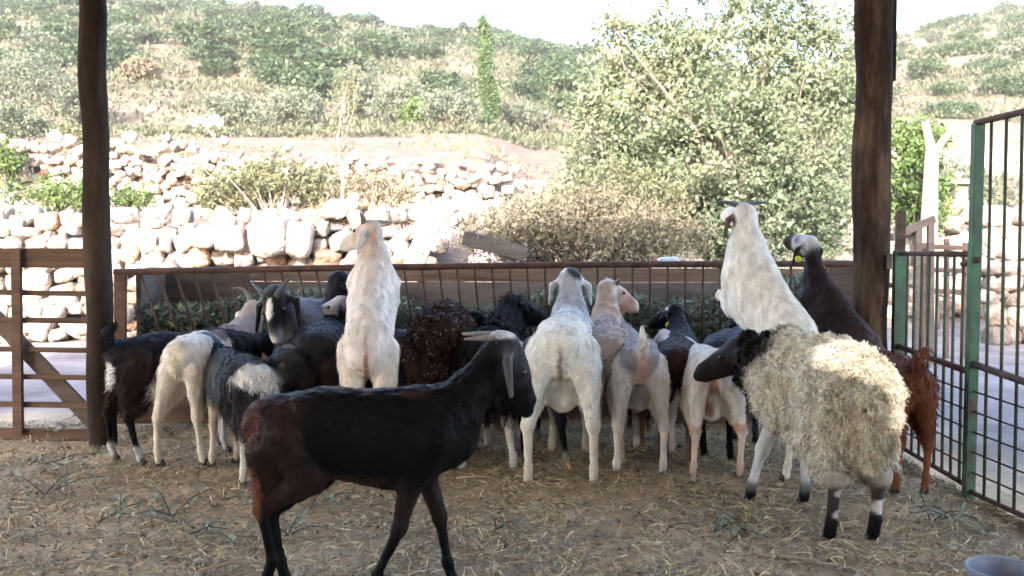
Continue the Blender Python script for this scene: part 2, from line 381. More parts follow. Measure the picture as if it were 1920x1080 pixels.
gpart(mg, GA0, GA1, 'latch', [(.88, 1.04), (1.06, 1.06)], .014, 'rust')
tg = thing('metal_gate', GA1, 0, 'tall green iron gate with rusty wire mesh at the right edge', 'gate')
gpart(tg, GA1, GB1, 'gate_post', [(0, .0), (.015, 1.655)], 0, 'green_paint', (.045, .04))
gpart(tg, GA1, GB1, 'top_rail', [(.0, 1.66), (1, 1.66)], .014, 'rust')
gpart(tg, GA1, GB1, 'middle_rail', [(0.01, .60), (1, .50)], .017, 'rust')
gpart(tg, GA1, GB1, 'bottom_rail', [(0.01, .03), (1, .03)], .012, 'rust')
for k in range(1, 13): gpart(tg, GA1, GB1, 'bar', [(k / 13 + .01, .03), (k / 13 + .01, 1.655)], .007, 'bar_green')
for k in range(5): gpart(tg, GA1, GB1, 'mesh_wire', [(0.02, .12 + .09 * k), (.98, .11 + .08 * k)], .0045, 'rust')
wp = thing('wooden_post', W(1684, 700, 5.45) * 1.0, 0, 'thin brown wooden stake standing just behind the thick right post', 'post'); wp.location.z = 0
mb = MB(); mb.bar((0, 0, -.05), (0, 0, W(1684, 395, 5.45).z), .05, .035, up=Vector((1, 0, 0)), bevel=.004); o = mb.build('stake', M['board'], wp)
mb = MB(); mb.bar((-.02, -.022, .92), (-.02, -.022, 1.14), .04, .02, up=Vector((1, 0, 0)), bevel=.003); mb.build('batten', M['board'], wp)

# ------------------------------------------------------------------ stones
def stone_template(n=5, p=4.5):
    bm = bmesh.new(); bmesh.ops.create_cube(bm, size=2); bmesh.ops.subdivide_edges(bm, edges=bm.edges[:], cuts=n - 1, use_grid_fill=True)
    V = np.array([v.co[:] for v in bm.verts]); Q = np.array([[v.index for v in f.verts] for f in bm.faces]); bm.free()
    d = V / np.linalg.norm(V, axis=1)[:, None]; rr = (np.abs(d) ** p).sum(1) ** (-1 / p)
    return d * rr[:, None], Q
ST, SQ = stone_template()
def stones(name, items, rs, parent=None):
    "items: (centre, (sx,sy,sz), tilt, brightness)"
    Vs, Qs, Cs = [], [], []; n = 0
    for c, s, tilt, tone in items:
        o_ = rs.rand(3) * 50; nz = 1 + .17 * vnoise(ST * 1.1 + o_, 3, 2) + .04 * vnoise(ST * 4 + o_, 4, 1)
        v = ST * nz[:, None] * np.array(s) / 2
        e = rs.normal(size=3) * tilt
        m = np.array(Matrix.Rotation(e[0], 3, 'X') @ Matrix.Rotation(e[1], 3, 'Y') @ Matrix.Rotation(e[2], 3, 'Z'))
        Vs.append(v @ m.T + np.array(c)); Qs.append(SQ + n); n += len(ST)
        k = rs.rand(); base = np.array([.34, .285, .24]) * (1 - k) + np.array([.22, .19, .175]) * k
        if rs.rand() < .12: base = np.array([.30, .19, .13])
        Cs.append(np.tile(base * tone, (len(ST), 1)))
    return link(name, mesh_np(name, np.concatenate(Vs), np.concatenate(Qs), np.concatenate(Cs)), M['stone'], parent)
def wall(x0, x1, yf, z0f, z1f, size, rs, jit=.3, batter=.12):
    items = []; z = 0; row = 0
    top = max(z1f(x) - z0f(x) for x in np.linspace(x0, x1, 40))
    while z < top + .1:
        h = size * rs.uniform(.7, 1.15); x = x0 - rs.rand() * size
        while x < x1:
            wd = size * rs.uniform(.75, 1.9); xc = x + wd / 2; zc = z0f(xc) + z + h / 2
            if zc < z1f(xc) + rs.uniform(-.08, .1):
                hh = h * rs.uniform(.85, 1.2)
                items.append(((xc, yf(xc) + batter * z + rs.normal() * .05, zc + rs.normal() * .02 * jit * 3), (wd * .99, size * 1.4, hh * 1.0), .06 + jit * .25, rs.uniform(.62, 1.2)))
            x += wd
        z += h * .93; row += 1
    return items
rs = np.random.RandomState(5)
w1z = lambda x: np.interp(x, [-9, -4.5, -4.0, -2.6, -1.9, -1.2, -.9], [1.62, 1.60, 1.45, 1.62, 1.68, 1.5, 1.4])
it = wall(-9.5, -1.1, lambda x: WALL1 - .18, lambda x: 0.0, w1z, .18, rs, .8)
for k in range(26):  # tumbled stones at the wall's broken right end
    x = rs.uniform(-1.9, -.55); y = WALL1 + rs.uniform(-.9, .2); s_ = rs.uniform(.2, .42)
    it.append(((x, y, rs.uniform(.1, 1.25) * (1 - (x + 1.9) * .35)), (s_ * 1.3, s_, s_ * .8), .6, rs.uniform(.6, 1)))
# the big pale squared block
it.append((tuple(W(508, 445, WALL1 - .32)), (.50, .4, .44), .06, 1.1)); it.append((tuple(W(560, 448, WALL1 - .3)), (.3, .35, .45), .05, 1.15))
it.append((tuple(W(383, 447, WALL1 - .3)), (.3, .35, .22), .05, 1.1)); it.append((tuple(W(432, 448, WALL1 - .3)), (.36, .35, .3), .05, 1.1))
tag(stones('stone_wall', it, rs), 'sunlit dry stone wall of big rounded white blocks right behind the feeder', 'stone wall')
it = []
w2 = lambda x: np.interp(x, [-12, -6, -4, -2, 0, .6], [3.05, 3.0, 2.75, 2.6, 2.45, 2.2])
it = wall(-13, .4, lambda x: WALL2 - .12, lambda x: 1.72, w2, .135, rs, 1.3, .18)
for k in range(260):
    x = rs.uniform(-12, .6); it.append(((x, WALL2 - rs.uniform(.2, .8), float(H(x, WALL2 - .5)) + .05), (rs.uniform(.1, .3), .2, rs.uniform(.1, .2)), .6, rs.uniform(.8, 1)))
tag(stones('stone_wall', it, rs), 'rough upper terrace wall of small tumbled pale stones', 'stone wall')
it = []
for k in range(230):  # white rubble bank to the right of the upper wall
    t = rs.rand(); px = 800 + 290 * t + rs.normal() * 8; d = 13.2 + 3.4 * t + rs.normal() * .3
    p = W(px, 0, d); p.z = float(H(p.x, d)) + rs.uniform(-.02, .22); s_ = rs.uniform(.14, .34); it.append((tuple(p), (s_ * 1.5, s_, s_ * .8), .5, rs.uniform(.95, 1.4)))
tag(stones('rubble_bank', it, rs), 'bright white rubble bank sloping up between the walls and the dry bush', 'rubble')
it = wall(5.6, 9.5, lambda x: 11.0, lambda x: 0, lambda x: 1.65, .24, rs, .6)
tag(stones('stone_wall', it, rs), 'shaded grey stone wall behind the tall green gate at the right edge', 'stone wall')
it = wall(4.6, 7.5, lambda x: 14.5, lambda x: 0, lambda x: 1.9 - .12 * abs(x - 5.6), .3, rs, .9)
tag(stones('stone_wall', it, rs), 'pale tumbled stone wall behind the garden pillar at right', 'stone wall')

# ------------------------------------------------------------------ foliage
def leaves(name, P, size, mat, parent=None, aspect=.5, drop=.2, rs=nrs, up=None):
    "rhombic leaves at points P"
    n = len(P); d = rs.normal(size=(n, 3)); d[:, 2] -= drop * 2
    if up is not None: d = d * .5 + np.array(up)
    d /= np.linalg.norm(d, axis=1)[:, None]; e = rs.normal(size=(n, 3)); s = np.cross(d, e); s /= np.linalg.norm(s, axis=1)[:, None]
    nn = np.cross(d, s); L = size * rs.uniform(.6, 1.4, (n, 1)); Wd = L * aspect
    a = P - d * L / 2; b = P + s * Wd / 2 + nn * Wd * .15; c = P + d * L / 2; e2 = P - s * Wd / 2 + nn * Wd * .15
    V = np.stack([a, b, c, e2], 1).reshape(-1, 3); Q = np.arange(4 * n).reshape(-1, 4)
    return link(name, mesh_np(name, V, Q), mat, parent, False)
def crown_pts(lobes, nclump, per, cr, rs, shell=.55, squash=.8):
    "lobes: (cx,cy,cz,rx,ry,rz). clumps spread through the lobes, leaves round each clump"
    vol = np.array([l[3] * l[4] * l[5] for l in lobes]) ** .67; idx = rs.choice(len(lobes), nclump, p=vol / vol.sum())
    d = rs.normal(size=(nclump, 3)); d /= np.linalg.norm(d, axis=1)[:, None]; r = rs.uniform(shell, 1.05, (nclump, 1)) ** .8
    L = np.array(lobes)[idx]; c = L[:, :3] + d * r * L[:, 3:]
    rad = cr * rs.uniform(.5, 1.3, (nclump, 1, 1)); o = rs.normal(size=(nclump, per, 3)) * rad * np.array([1, 1, squash]) * .55
    return (c[:, None] + o).reshape(-1, 3), c
def limb_mesh(root_r, h, tips, rs, name, mat, parent, base=(0, 0, 0), wob=.06):
    mb = MB(); b = Vector(base); top = b + Vector((rs.normal() * .05 * h, rs.normal() * .05 * h, h))
    mb.tube([b - Vector((0, 0, .15)), b + (top - b) * .2, b.lerp(top, .6) + Vector((rs.normal() * wob, rs.normal() * wob, 0)), top], [root_r * 1.3, root_r, root_r * .8, root_r * .6], 9, wob=.2)
    for t in tips:
        t = Vector(t); st = b.lerp(top, rs.uniform(.5, 1)); m = st.lerp(t, .5) + Vector(rs.normal(size=3)) * .08 * (t - st).length
        mb.tube([st, st.lerp(m, .5), m, t], [root_r * .5, root_r * .4, root_r * .25, root_r * .07], 6, wob=.2)
    return mb.build(name, mat, parent, True)
def tree(name, loc, lobes, nclump, per, cr, lsize, lmat, label, cat, group=None, trunk=(.12, 1.0), ntip=14, bark='bark_grey', seed=1, aspect=.5, shell=.5, squash=.8):
    rs = np.random.RandomState(seed); root = thing(name, loc, 0, label, cat, group)
    P, c = crown_pts(lobes, nclump, per, cr, rs, shell, squash)
    P = P[P[:, 2] > .02]
    leaves('crown', P, lsize, M[lmat], root, aspect, rs=rs)
    tips = c[rs.choice(len(c), min(ntip, len(c)), replace=False)]
    limb_mesh(trunk[0], trunk[1], tips, rs, 'trunk', M[bark], root)
    return root
def ground_at(px, d):
    x = (px - 960) / FPX * d; return Vector((x, d, float(H(x, d))))

# the big tree in the middle right
b = Vector((W(1370, 400, 12.6).x, 12.6, .1))
def lb(px, py, r, dy=0, ry=None, rz=None):
    p = W(px, py, 12.6 + dy) - b; return (p.x, p.y, p.z, r, ry or r, rz or r)
tree('broadleaf_tree', b, [lb(1360, 150, 1.15), lb(1240, 120, .75, .2), lb(1480, 120, .8, .2), lb(1200, 230, .8), lb(1520, 260, .75), lb(1350, 300, 1.2, -.3), lb(1180, 330, .62), lb(1250, 400, .7, -.2),
     lb(1420, 400, 1.0, -.2), lb(1530, 400, .65), lb(1300, 20, .75, .3), lb(1440, 10, .75, .2), lb(1560, 60, .4), lb(1130, 130, .33), lb(1560, 170, .5), lb(1120, 250, .42), lb(1100, 200, .35), lb(1150, 60, .3), lb(1090, 320, .35), lb(1060, 380, .3)],
     1700, 36, .17, .068, 'L_big', 'large pale green leafy tree filling the view between the feeder and the right post', 'tree', None, (.11, 1.5), 60, seed=3, aspect=.55, shell=.35)
# dry bush left of it
def bush(px, py_base, d, wpx, hpx, label, lmat, seed, n=130, per=24, lsize=.07, name='shrub', cat='shrub', group=None, twigs=30, bark='bark_grey', cr=.16, aspect=.35):
    s = FPX / d; p = W(px, py_base, d); wv, hv = wpx / s, hpx / s
    rs = np.random.RandomState(seed); lobes = []
    for k in range(5):
        t = (k - 2) / 2.6; q = 1 - .45 * abs(t) * rs.uniform(.6, 1.2)
        lobes.append((t * wv * .36, rs.normal() * wv * .08, hv * .48 * q, wv * .24, wv * .2, hv * .46 * q))
    root = thing(name, p, 0, label, cat, group)
    P, c = crown_pts(lobes, n, per, cr, rs, .3); leaves('foliage', P[P[:, 2] > -.1], lsize, M[lmat], root, aspect, 0, rs)
    mb = MB()
    for k in range(twigs):
        t = Vector(c[rs.randint(len(c))]) * rs.uniform(.95, 1.15); st = Vector((t.x * .25, t.y * .25, -.1)); m = st.lerp(t, .5) + Vector(rs.normal(size=3)) * .06 * hv
        mb.tube([st, m, t], [.014, .010, .003], 5, False)
    mb.build('stem', M[bark], root, True)
    return root
bush(1090, 500, 10.2, 480, 175, 'big dry brown tangled bush behind the middle of the feeder', 'L_dry', 4, 520, 28, .055, twigs=150, bark='bark_grey', cr=.22, aspect=.35)
bush(1010, 480, 10.6, 190, 110, 'loose olive green weeds at the left side of the dry brown bush', 'L_drygreen', 44, 170, 22, .06, twigs=60)
bush(1180, 420, 11.2, 270, 130, 'yellow green shrub growing between the dry bush and the leafy tree', 'L_drygreen', 5, 200, 26, .06, twigs=50)
bush(980, 440, 12.3, 200, 80, 'low dry thorn bush beside the white rubble bank', 'L_dry', 6, 130, 22, .05, twigs=60, bark='bark_pale')
bush(520, 398, 14.2, 300, 125, 'wide green and straw coloured shrub in front of the upper terrace wall', 'L_drygreen', 7, 300, 26, .07, twigs=70, bark='bark_pale')
bush(440, 392, 14.4, 160, 60, 'low olive green bush at the foot of the upper wall near the left post', 'L_drygreen', 8, 110, 24, .07)
bush(110, 395, 13.6, 220, 70, 'dark green low bush on the terrace left of the left post', 'L_green', 9, 150, 22, .06)
bush(700, 395, 14.0, 190, 90, 'pale dry weeds under the white stones in the middle', 'L_dry', 10, 140, 22, .06, twigs=60, bark='bark_pale')
bush(10, 330, 16, 60, 80, 'small bright green shrub at the left edge on the upper wall', 'L_green', 12, 70, 22, .08)
bush(250, 390, 13.9, 90, 45, 'small dark bush just right of the left post on the terrace', 'L_green', 13, 60, 22, .06)
bush(140, 262, 19, 80, 30, 'yellow green tuft on top of the upper wall beside the left post', 'L_drygreen', 14, 50, 20, .08)
bush(1790, 410, 17, 150, 130, 'grey green bush behind the garden pillar at right', 'L_olive', 17, 160, 24, .1)
tree('young_tree', W(1712, 480, 14.0) * 1.0, [(-.1, 0, 1.25, .42, .4, .8), (.15, 0, .9, .35, .3, .6), (.2, .1, 1.7, .3, .3, .3)], 240, 26, .16, .08, 'L_green', 'bright green leafy young tree just right of the thick right post', 'tree', None, (.04, .7), 12, seed=8)
# pale sapling in front of the upper wall
b = W(642, 378, 13.4)
tree('sapling', b, [(.05, 0, 1.35, .22, .2, .35), (.12, 0, 1.85, .18, .2, .3), (.0, 0, .9, .2, .2, .3)], 50, 26, .13, .05, 'L_drygreen', 'thin pale sapling with sparse leaves rising before the upper stone wall', 'tree', None, (.02, 1.5), 12, 'bark_pale', seed=31, aspect=.3)
# cypress
b = ground_at(920, 58)
lobes = [(.12 * math.sin(i), 0, .5 + i * .58, .62 * (1 - .062 * i) * (1.0 if i else .7), .55 * (1 - .06 * i), .55) for i in range(11)]
cy = tree('cypress', b, lobes, 520, 22, .22, .17, 'L_cypress', 'tall narrow bright green cypress standing alone on the slope', 'cypress', None, (.1, 3), 4, seed=14, aspect=.5)
cy.rotation_euler = (0, R(-4), 0)
# olive trees at the foot of the hill
def round_lobes(w_, h_, rs):
    L = []
    for k in range(7):
        a = k * 2.4; q = .30 * w_
        L.append((math.cos(a) * q * rs.uniform(.6, 1.1), math.sin(a) * q * .8, h_ * rs.uniform(.42, .68), w_ * .3, w_ * .28, h_ * .33))
    return L
OL = [(432, 240, 95, 80, 55, 'L_olive', 'first bluish olive tree right of the left post'), (545, 238, 130, 90, 52, 'L_olive', 'broad round silvery olive tree between two smaller ones'),
      (668, 232, 90, 118, 58, 'L_olive', 'tall pale olive tree behind the thin sapling'), (748, 240, 100, 90, 54, 'L_olive', 'round olive tree just right of the tall pale one'),
      (848, 240, 110, 86, 50, 'L_olive', 'silvery olive tree left of the cypress'), (985, 222, 80, 52, 62, 'L_olive', 'small round olive tree right of the cypress'),
      (45, 240, 170, 160, 48, 'L_olive', 'large hazy grey green olive tree at the left edge'), (150, 250, 90, 100, 60, 'L_olive', 'dull olive tree close to the left post'),
      (20, 262, 130, 90, 30, 'L_olive', 'low olive bush in front of the large tree at the left edge'), (265, 170, 70, 56, 75, 'L_dry', 'tawny dry tree above the slope right of the left post'),
      (790, 238, 70, 60, 52, 'L_green', 'dark green bush tucked between two olive trees')]
for i, (px, py, wp_, hp_, d, lm, lab) in enumerate(OL):
    rs = np.random.RandomState(100 + i); s = FPX / d; b = ground_at(px, d); 
    tree('olive_tree' if lm == 'L_olive' else 'bushy_tree', b, round_lobes(wp_ / s, hp_ / s, rs), 200, 34, .05 * wp_ / s + .15, .17 * d / 55, lm, lab, 'tree', 'trees along the foot of the hill', (.16, 1.0), 9, seed=200 + i)
# scrub over the hillside: individual bushes, shared meshes
protos = []
for k in range(6):
    rs = np.random.RandomState(300 + k); h_ = 1.0
    P, c = crown_pts([(rs.normal() * .25, rs.normal() * .2, .42 + .1 * rs.rand(), .42, .42, .42) for _ in range(4)], 80, 24, .17, rs, .5)
    P = P[P[:, 2] > 0]; n = len(P)
    o = leaves('hillside_bush', P, .10, M['L_far'] if k < 5 else M['L_olive'], None, .6, 0, rs); protos.append(o)
rs = np.random.RandomState(77); placed = []; cnt = 0; tries = 0
used = [False] * 6
while cnt < 296 and tries < 14000:
    tries += 1
    px = rs.uniform(-60, 1990)
    if 1100 < px < 1600 and rs.rand() < .75: continue
    d = 68 + 135 * rs.rand() ** .8; x = (px - 960) / FPX * d
    wood = float(vnoise(np.array([[x * .03, d * .03, 0]]), 41)[0])
    if wood < -.45 and d < 175: continue
    wsz = rs.uniform(2.4, 4.6) * (1 if d < 140 else 1.25)
    if px > 1640: wsz *= .7
    if any((x - a) ** 2 + (d - b_) ** 2 < (.40 * (wsz + c_)) ** 2 for a, b_, c_ in placed): continue
    placed.append((x, d, wsz)); k = rs.randint(6) if rs.rand() > .5 else rs.randint(4); z = float(H(x, d))
    o = protos[k] if not used[k] else protos[k].copy()
    if used[k]: C.objects.link(o)
    used[k] = True
    o.location = (x, d, z - .2); o.scale = (wsz, wsz, wsz * rs.uniform(.55, .85)); o.rotation_euler = (0, 0, rs.rand() * 6.28)
    g = 'scrub bushes scattered over the hillside'
    tag(o, 'round green scrub bush scattered among many on the distant hillside' if k < 5 else 'silvery grey scrub bush scattered among the green ones on the hillside', 'bush', g if k < 5 else 'silvery bushes on the hillside'); cnt += 1
# low scrub and dry grass, uncountable
n = 26000; px = nrs.uniform(-100, 2000, n); d = 42 + 150 * nrs.rand(n) ** 1.3; x = (px - 960) / FPX * d
m_ = vnoise(np.stack([x * .12, d * .09, 0 * x], -1), 51) > -.4; x, d = x[m_], d[m_]
P = np.stack([x, d, H(x, d) + .05 + .002 * d], -1) + nrs.normal(size=(len(x), 3)) * [.5, .5, .02]
def tufts(name, P, size, mat, rs):
    s_ = size * (P[:, 1:2] / 60) ** .75; Q = np.repeat(P, 5, 0) + rs.normal(size=(len(P) * 5, 3)) * np.repeat(s_, 5, 0) * [1, 1, .3]
    return leaves_var(name, Q, np.repeat(s_, 5, 0), mat, rs)
def leaves_var(name, P, L, mat, rs, aspect=.45):
    n = len(P); d = rs.normal(size=(n, 3)) * .6; d[:, 2] += .8; d /= np.linalg.norm(d, axis=1)[:, None]
    s = np.cross(d, rs.normal(size=(n, 3))); s /= np.linalg.norm(s, axis=1)[:, None]
    L = L * rs.uniform(.6, 1.4, (n, 1)); a = P; c = P + d * L; b_ = P + d * L * .4 + s * L * aspect / 2; e = P + d * L * .4 - s * L * aspect / 2
    return link(name, mesh_np(name, np.stack([a, b_, c, e], 1).reshape(-1, 3), np.arange(4 * n).reshape(-1, 4)), mat, None, False)
n = 9000; px = nrs.uniform(-100, 1150, n); d = 17 + 40 * nrs.rand(n) ** 1.2; x = (px - 960) / FPX * d; m2 = vnoise(np.stack([x * .5, d * .35, 0 * x], -1), 55) > .4; x, d = x[m2], d[m2]
Pg = np.stack([x, d, H(x, d) + .02], -1)
tag(tufts('dry_grass', Pg, .22, M['L_dry'], nrs), 'tan dry grass tufts over the terraces below the olive trees', 'dry grass', None, 'stuff')
tag(tufts('dry_scrub', P, .32, M['L_scrub'], nrs), 'low dry scrub and grass covering the slopes', 'scrub', None, 'stuff')

# ------------------------------------------------------------------ things between shed and hill
# leaning plank
t = thing('plank', W(775, 495, 10.3), 0, 'pale sawn plank leaning against the stones behind the feeder', 'plank')
a = W(775, 500, 10.3) - t.location; b = W(822, 385, 10.9) - t.location
mb = MB(); mb.bar(a - (b - a) * .3, b, .23, .05, up=Vector((1, 0, 0)), bevel=.004); o = mb.build('plank_body', M['board_pale'], t)
t = thing('plank', W(930, 470, 10.0), 0, 'dark grey weathered beam lying tilted in the dry bush', 'beam')
a = W(872, 446, 9.9) - t.location; b = W(992, 478, 9.7) - t.location
mb = MB(); mb.bar(a, b, .15, .16, bevel=.012); o = mb.build('beam_body', M['board_dark'], t)
# bag caught on a stick
p = W(415, 280, 17.5); t = thing('stick', p, 0, 'thin pale stick leaning up from the upper terrace wall', 'stick')
mb = MB(); tip = W(385, 236, 17.5) - p; mb.tube([(0, 0, -.2), tip * .5 + Vector((.02, 0, 0)), tip], [.02, .018, .012], 6); mb.build('stick_body', M['bark_pale'], t, True)
bm_ = MB(); rs = np.random.RandomState(9)
for k in range(9): bm_.sphere(W(360 + k * 6.5, 229 + 4 * math.sin(k * 1.7) - (3 if k in (2, 6, 7) else 0), 17.45 + .03 * rs.normal()), (.06 + .02 * rs.rand(), .07, .045 + .03 * rs.rand()), 8)
o = bm_.build('plastic_bag', M['plastic_bag'], None, True); tag(o, 'crumpled white plastic bag caught on top of the leaning stick', 'bag')
for v in o.data.vertices: v.co += Vector(rs.normal(size=3)) * .012
# straw heap on the near wall
pc = W(655, 398, 11.9)
n = 5200; th = nrs.rand(n) * 6.28; rr_ = np.sqrt(nrs.rand(n)); P = np.stack([pc.x + rr_ * np.cos(th) * .8, pc.y + rr_ * np.sin(th) * .5, pc.z - .12 + .2 * (1 - rr_ ** 2) * nrs.rand(n) ** .3], -1)
def straws(name, P, L, wd, cols, rs, flat=.25, mat=None, parent=None, bend=.12):
    n = len(P); d = rs.normal(size=(n, 3)); d[:, 2] *= flat; d /= np.linalg.norm(d, axis=1)[:, None]
    s = np.cross(d, [0, 0, 1.]) ; s /= np.linalg.norm(s, axis=1)[:, None] + 1e-6; s += rs.normal(size=(n, 3)) * .4
    L = L * rs.uniform(.35, 1.5, (n, 1)); w_ = wd * rs.uniform(.5, 1.4, (n, 1)); up = np.array([0, 0, 1.]) * L * bend * rs.rand(n, 1)
    a = P - d * L / 2; c = P + d * L / 2; m = P + up
    V = np.stack([a - s * w_ / 2, a + s * w_ / 2, m + s * w_ / 2, m - s * w_ / 2, c + s * w_ / 2, c - s * w_ / 2], 1).reshape(-1, 3)
    k = np.arange(n)[:, None] * 6; Q = np.concatenate([k + [0, 1, 2, 3], k + [3, 2, 4, 5]])
    cs = np.array(cols)[rs.randint(len(cols), size=n)] * rs.uniform(.7, 1.3, (n, 1)); return link(name, mesh_np(name, V, Q, np.repeat(cs, 6, 0)), mat or M['straw'], parent, False)
o = straws('straw_heap', P, .22, .012, [(.34, .25, .15), (.42, .31, .2), (.28, .2, .12)], nrs); tag(o, 'tan heap of old straw on top of the white stone wall', 'straw heap')
# garden pillars, white trunked tree, far rails on the right
p = W(1795, 545, 15.6); p.z = 0.1; t = thing('stone_pillar', p, 0, 'short stone pillar with a flat capstone seen through the gate', 'pillar'); zt = W(1795, 345, 15.6).z - p.z
mb = MB(); mb.box((0, 0, zt / 2 - .2), (.2, .2, zt + .3), bevel=.02); mb.build('shaft', M['concrete'], t)
mb = MB(); mb.box((-.02, 0, zt + .03), (.62, .4, .09), bevel=.015); mb.build('capstone', M['concrete'], t)
mb = MB(); mb.sphere((-.02, 0, zt + .14), (.07, .07, .07), 8); mb.build('finial', M['concrete'], t, True)
p = W(1742, 560, 13.0); p.z = 0; t = thing('bare_tree', p, 0, 'bare whitewashed tree trunk with forked stubs right of the thick post', 'tree')
mb = MB(); f = lambda px, py: W(px, py, 13.0) - p
mb.tube([Vector((0, 0, -.1)), f(1742, 450), f(1745, 340), f(1748, 285)], [.15, .12, .10, .09], 10, wob=.12)
mb.tube([f(1748, 300), f(1742, 262), f(1735, 228)], [.08, .06, .045], 8, wob=.12); mb.tube([f(1748, 300), f(1768, 262), f(1790, 240)], [.07, .045, .03], 8, wob=.12)
mb.build('trunk', M['bark_pale'], t, True)
t = thing('wooden_rail_fence', (W(1740, 500, 9.5).x, 9.5, 0), 0, 'small dark wooden hurdle standing on the yard beyond the low green gate', 'fence')
for px in (1735, 1775, 1810): 
    mb = MB(); a = W(px, 600, 9.5) - t.location; a.z = 0; b_ = W(px, 455 if px != 1775 else 448, 9.5) - t.location; mb.bar(a, b_, .05, .03, up=Vector((1, 0, 0)), bevel=.003); mb.build('post', M['board'], t)
for py in (462, 505, 545):
    mb = MB(); mb.bar(W(1725, py, 9.46) - t.location, W(1815, py + 3, 9.46) - t.location, .05, .02, bevel=.003); mb.build('rail', M['board'], t)
p = W(1720, 430, 9.0); t = thing('wooden_beam', (p.x, 9, 0), 0, 'grey wooden trestle with sloping beam behind the right post', 'trestle')
mb = MB(); mb.bar(W(1672, 445, 9.0) - t.location, W(1752, 410, 9.0) - t.location, .07, .06, bevel=.005); mb.build('beam', M['board_grey'], t)
for px, py in ((1722, 425),): 
    mb = MB(); a = W(px, 600, 9.0) - t.location; a.z = 0; mb.bar(a, W(px, py, 9.0) - t.location, .06, .05, up=Vector((1, 0, 0)), bevel=.004); mb.build('leg', M['board_grey'], t)
    mb = MB(); a = W(1745, 600, 9.0) - t.location; a.z = 0; mb.bar(a, W(1745, 412, 9.0) - t.location, .06, .05, up=Vector((1, 0, 0)), bevel=.004); mb.build('leg', M['board_grey'], t)
# litter on the feeder's far board: bottle lying
p = W(1240, 489, FY + .62); t = thing('plastic_bottle', p, R(4), 'small clear plastic bottle with red cap lying on the rear board of the feeder', 'bottle')
mb = MB(); mb.tube([(-.03, 0, .0), (.0, 0, 0), (.10, 0, 0), (.115, 0, 0)], [.012, .026, .027, .02], 10); mb.build('bottle_body', M['blue_white'], t, True)
mb = MB(); mb.tube([(-.055, 0, 0), (-.031, 0, 0)], [.014, .014], 10); mb.build('cap', M['red'], t, True)
p = G(1885, 1130); t = thing('bucket', (p.x, p.y, 0), 0, 'grey blue plastic bucket whose rim shows in the bottom right corner', 'bucket')
zr = W(1885, 1068, p.y).z; rb = .115
mb = MB(); mb.tube([(0, 0, .0), (0, 0, zr)], [rb * .75, rb], 32, False); mb.tube([(0, 0, .012), (0, 0, zr)], [rb * .72, rb - .006], 32, False)
mb.tube([(0, 0, 0), (0, 0, .01)], [rb * .74, rb * .74], 32); mb.build('pail', M['bucket'], t, True)
mb = MB(); pts = [(math.cos(a) * rb, math.sin(a) * rb, zr) for a in np.linspace(0, 2 * math.pi, 40)]; mb.tube(pts, .007, 8, False); mb.build('rim', M['bucket'], t, True)

# ------------------------------------------------------------------ pen floor litter
n = 95000
d = 2.0 + 4.0 * nrs.rand(n) ** .9; x = nrs.uniform(-1, 1, n) * (.62 * d + .3); x = np.clip(x, -3.6, 2.05)
P = np.stack([x, d, np.zeros(n)], -1); keep = vnoise(P * 3.0, 61) + nrs.normal(size=n) * .35 > -.35; P = P[keep]
P[:, 2] = H(P[:, 0], P[:, 1]) + .004 + .012 * nrs.rand(len(P)) * (1 + vnoise(P * 2, 62))
SC = [(.30, .235, .135), (.36, .29, .175), (.22, .165, .10), (.15, .115, .08), (.40, .34, .22), (.19, .175, .13), (.12, .09, .065)]
SC = [tuple(1.9 * q for q in c) for c in SC]
o = straws('straw_litter', P, .058, .003, SC, nrs, .25); tag(o, 'trampled straw and dry stalks over the pen floor', 'straw', None, 'stuff')
n = 15000; d = 2.0 + 4.0 * nrs.rand(n) ** .9; x = nrs.uniform(-1, 1, n) * (.62 * d + .3); x = np.clip(x, -3.6, 2.05)
P = np.stack([x, d, np.zeros(n)], -1); P[:, 2] = H(x, d) + .006 + .01 * nrs.rand(n)
o = straws('leaf_litter', P, .022, .011, [(.22, .17, .12), (.30, .23, .16), (.33, .31, .25), (.26, .24, .20), (.40, .32, .21)], nrs, .5)
tag(o, 'crushed dry leaves and dung crumbs over the pen floor', 'leaf litter', None, 'stuff')
for px, py, L, ang, lab in ((1355, 1022, .26, -12, 'pale split stick lying on the floor near the sheep'), (1490, 1060, .3, -20, 'long pale stick lying at the bottom edge of the floor'), (895, 903, .2, 4, 'short pale stalk under the feeding goats'), (430, 1070, .2, 30, 'short straw stick at the bottom near the black goat')):
    p = G(px, py); t = MB(); t.tube([(-L / 2, 0, .018), (0, .01, .024), (L / 2, 0, .014)], [.006, .007, .004], 6); o = t.build('stick', M['board_pale'], None, True)
    o.location = p; o.rotation_euler = (0, 0, R(ang)); tag(o, lab, 'stick')
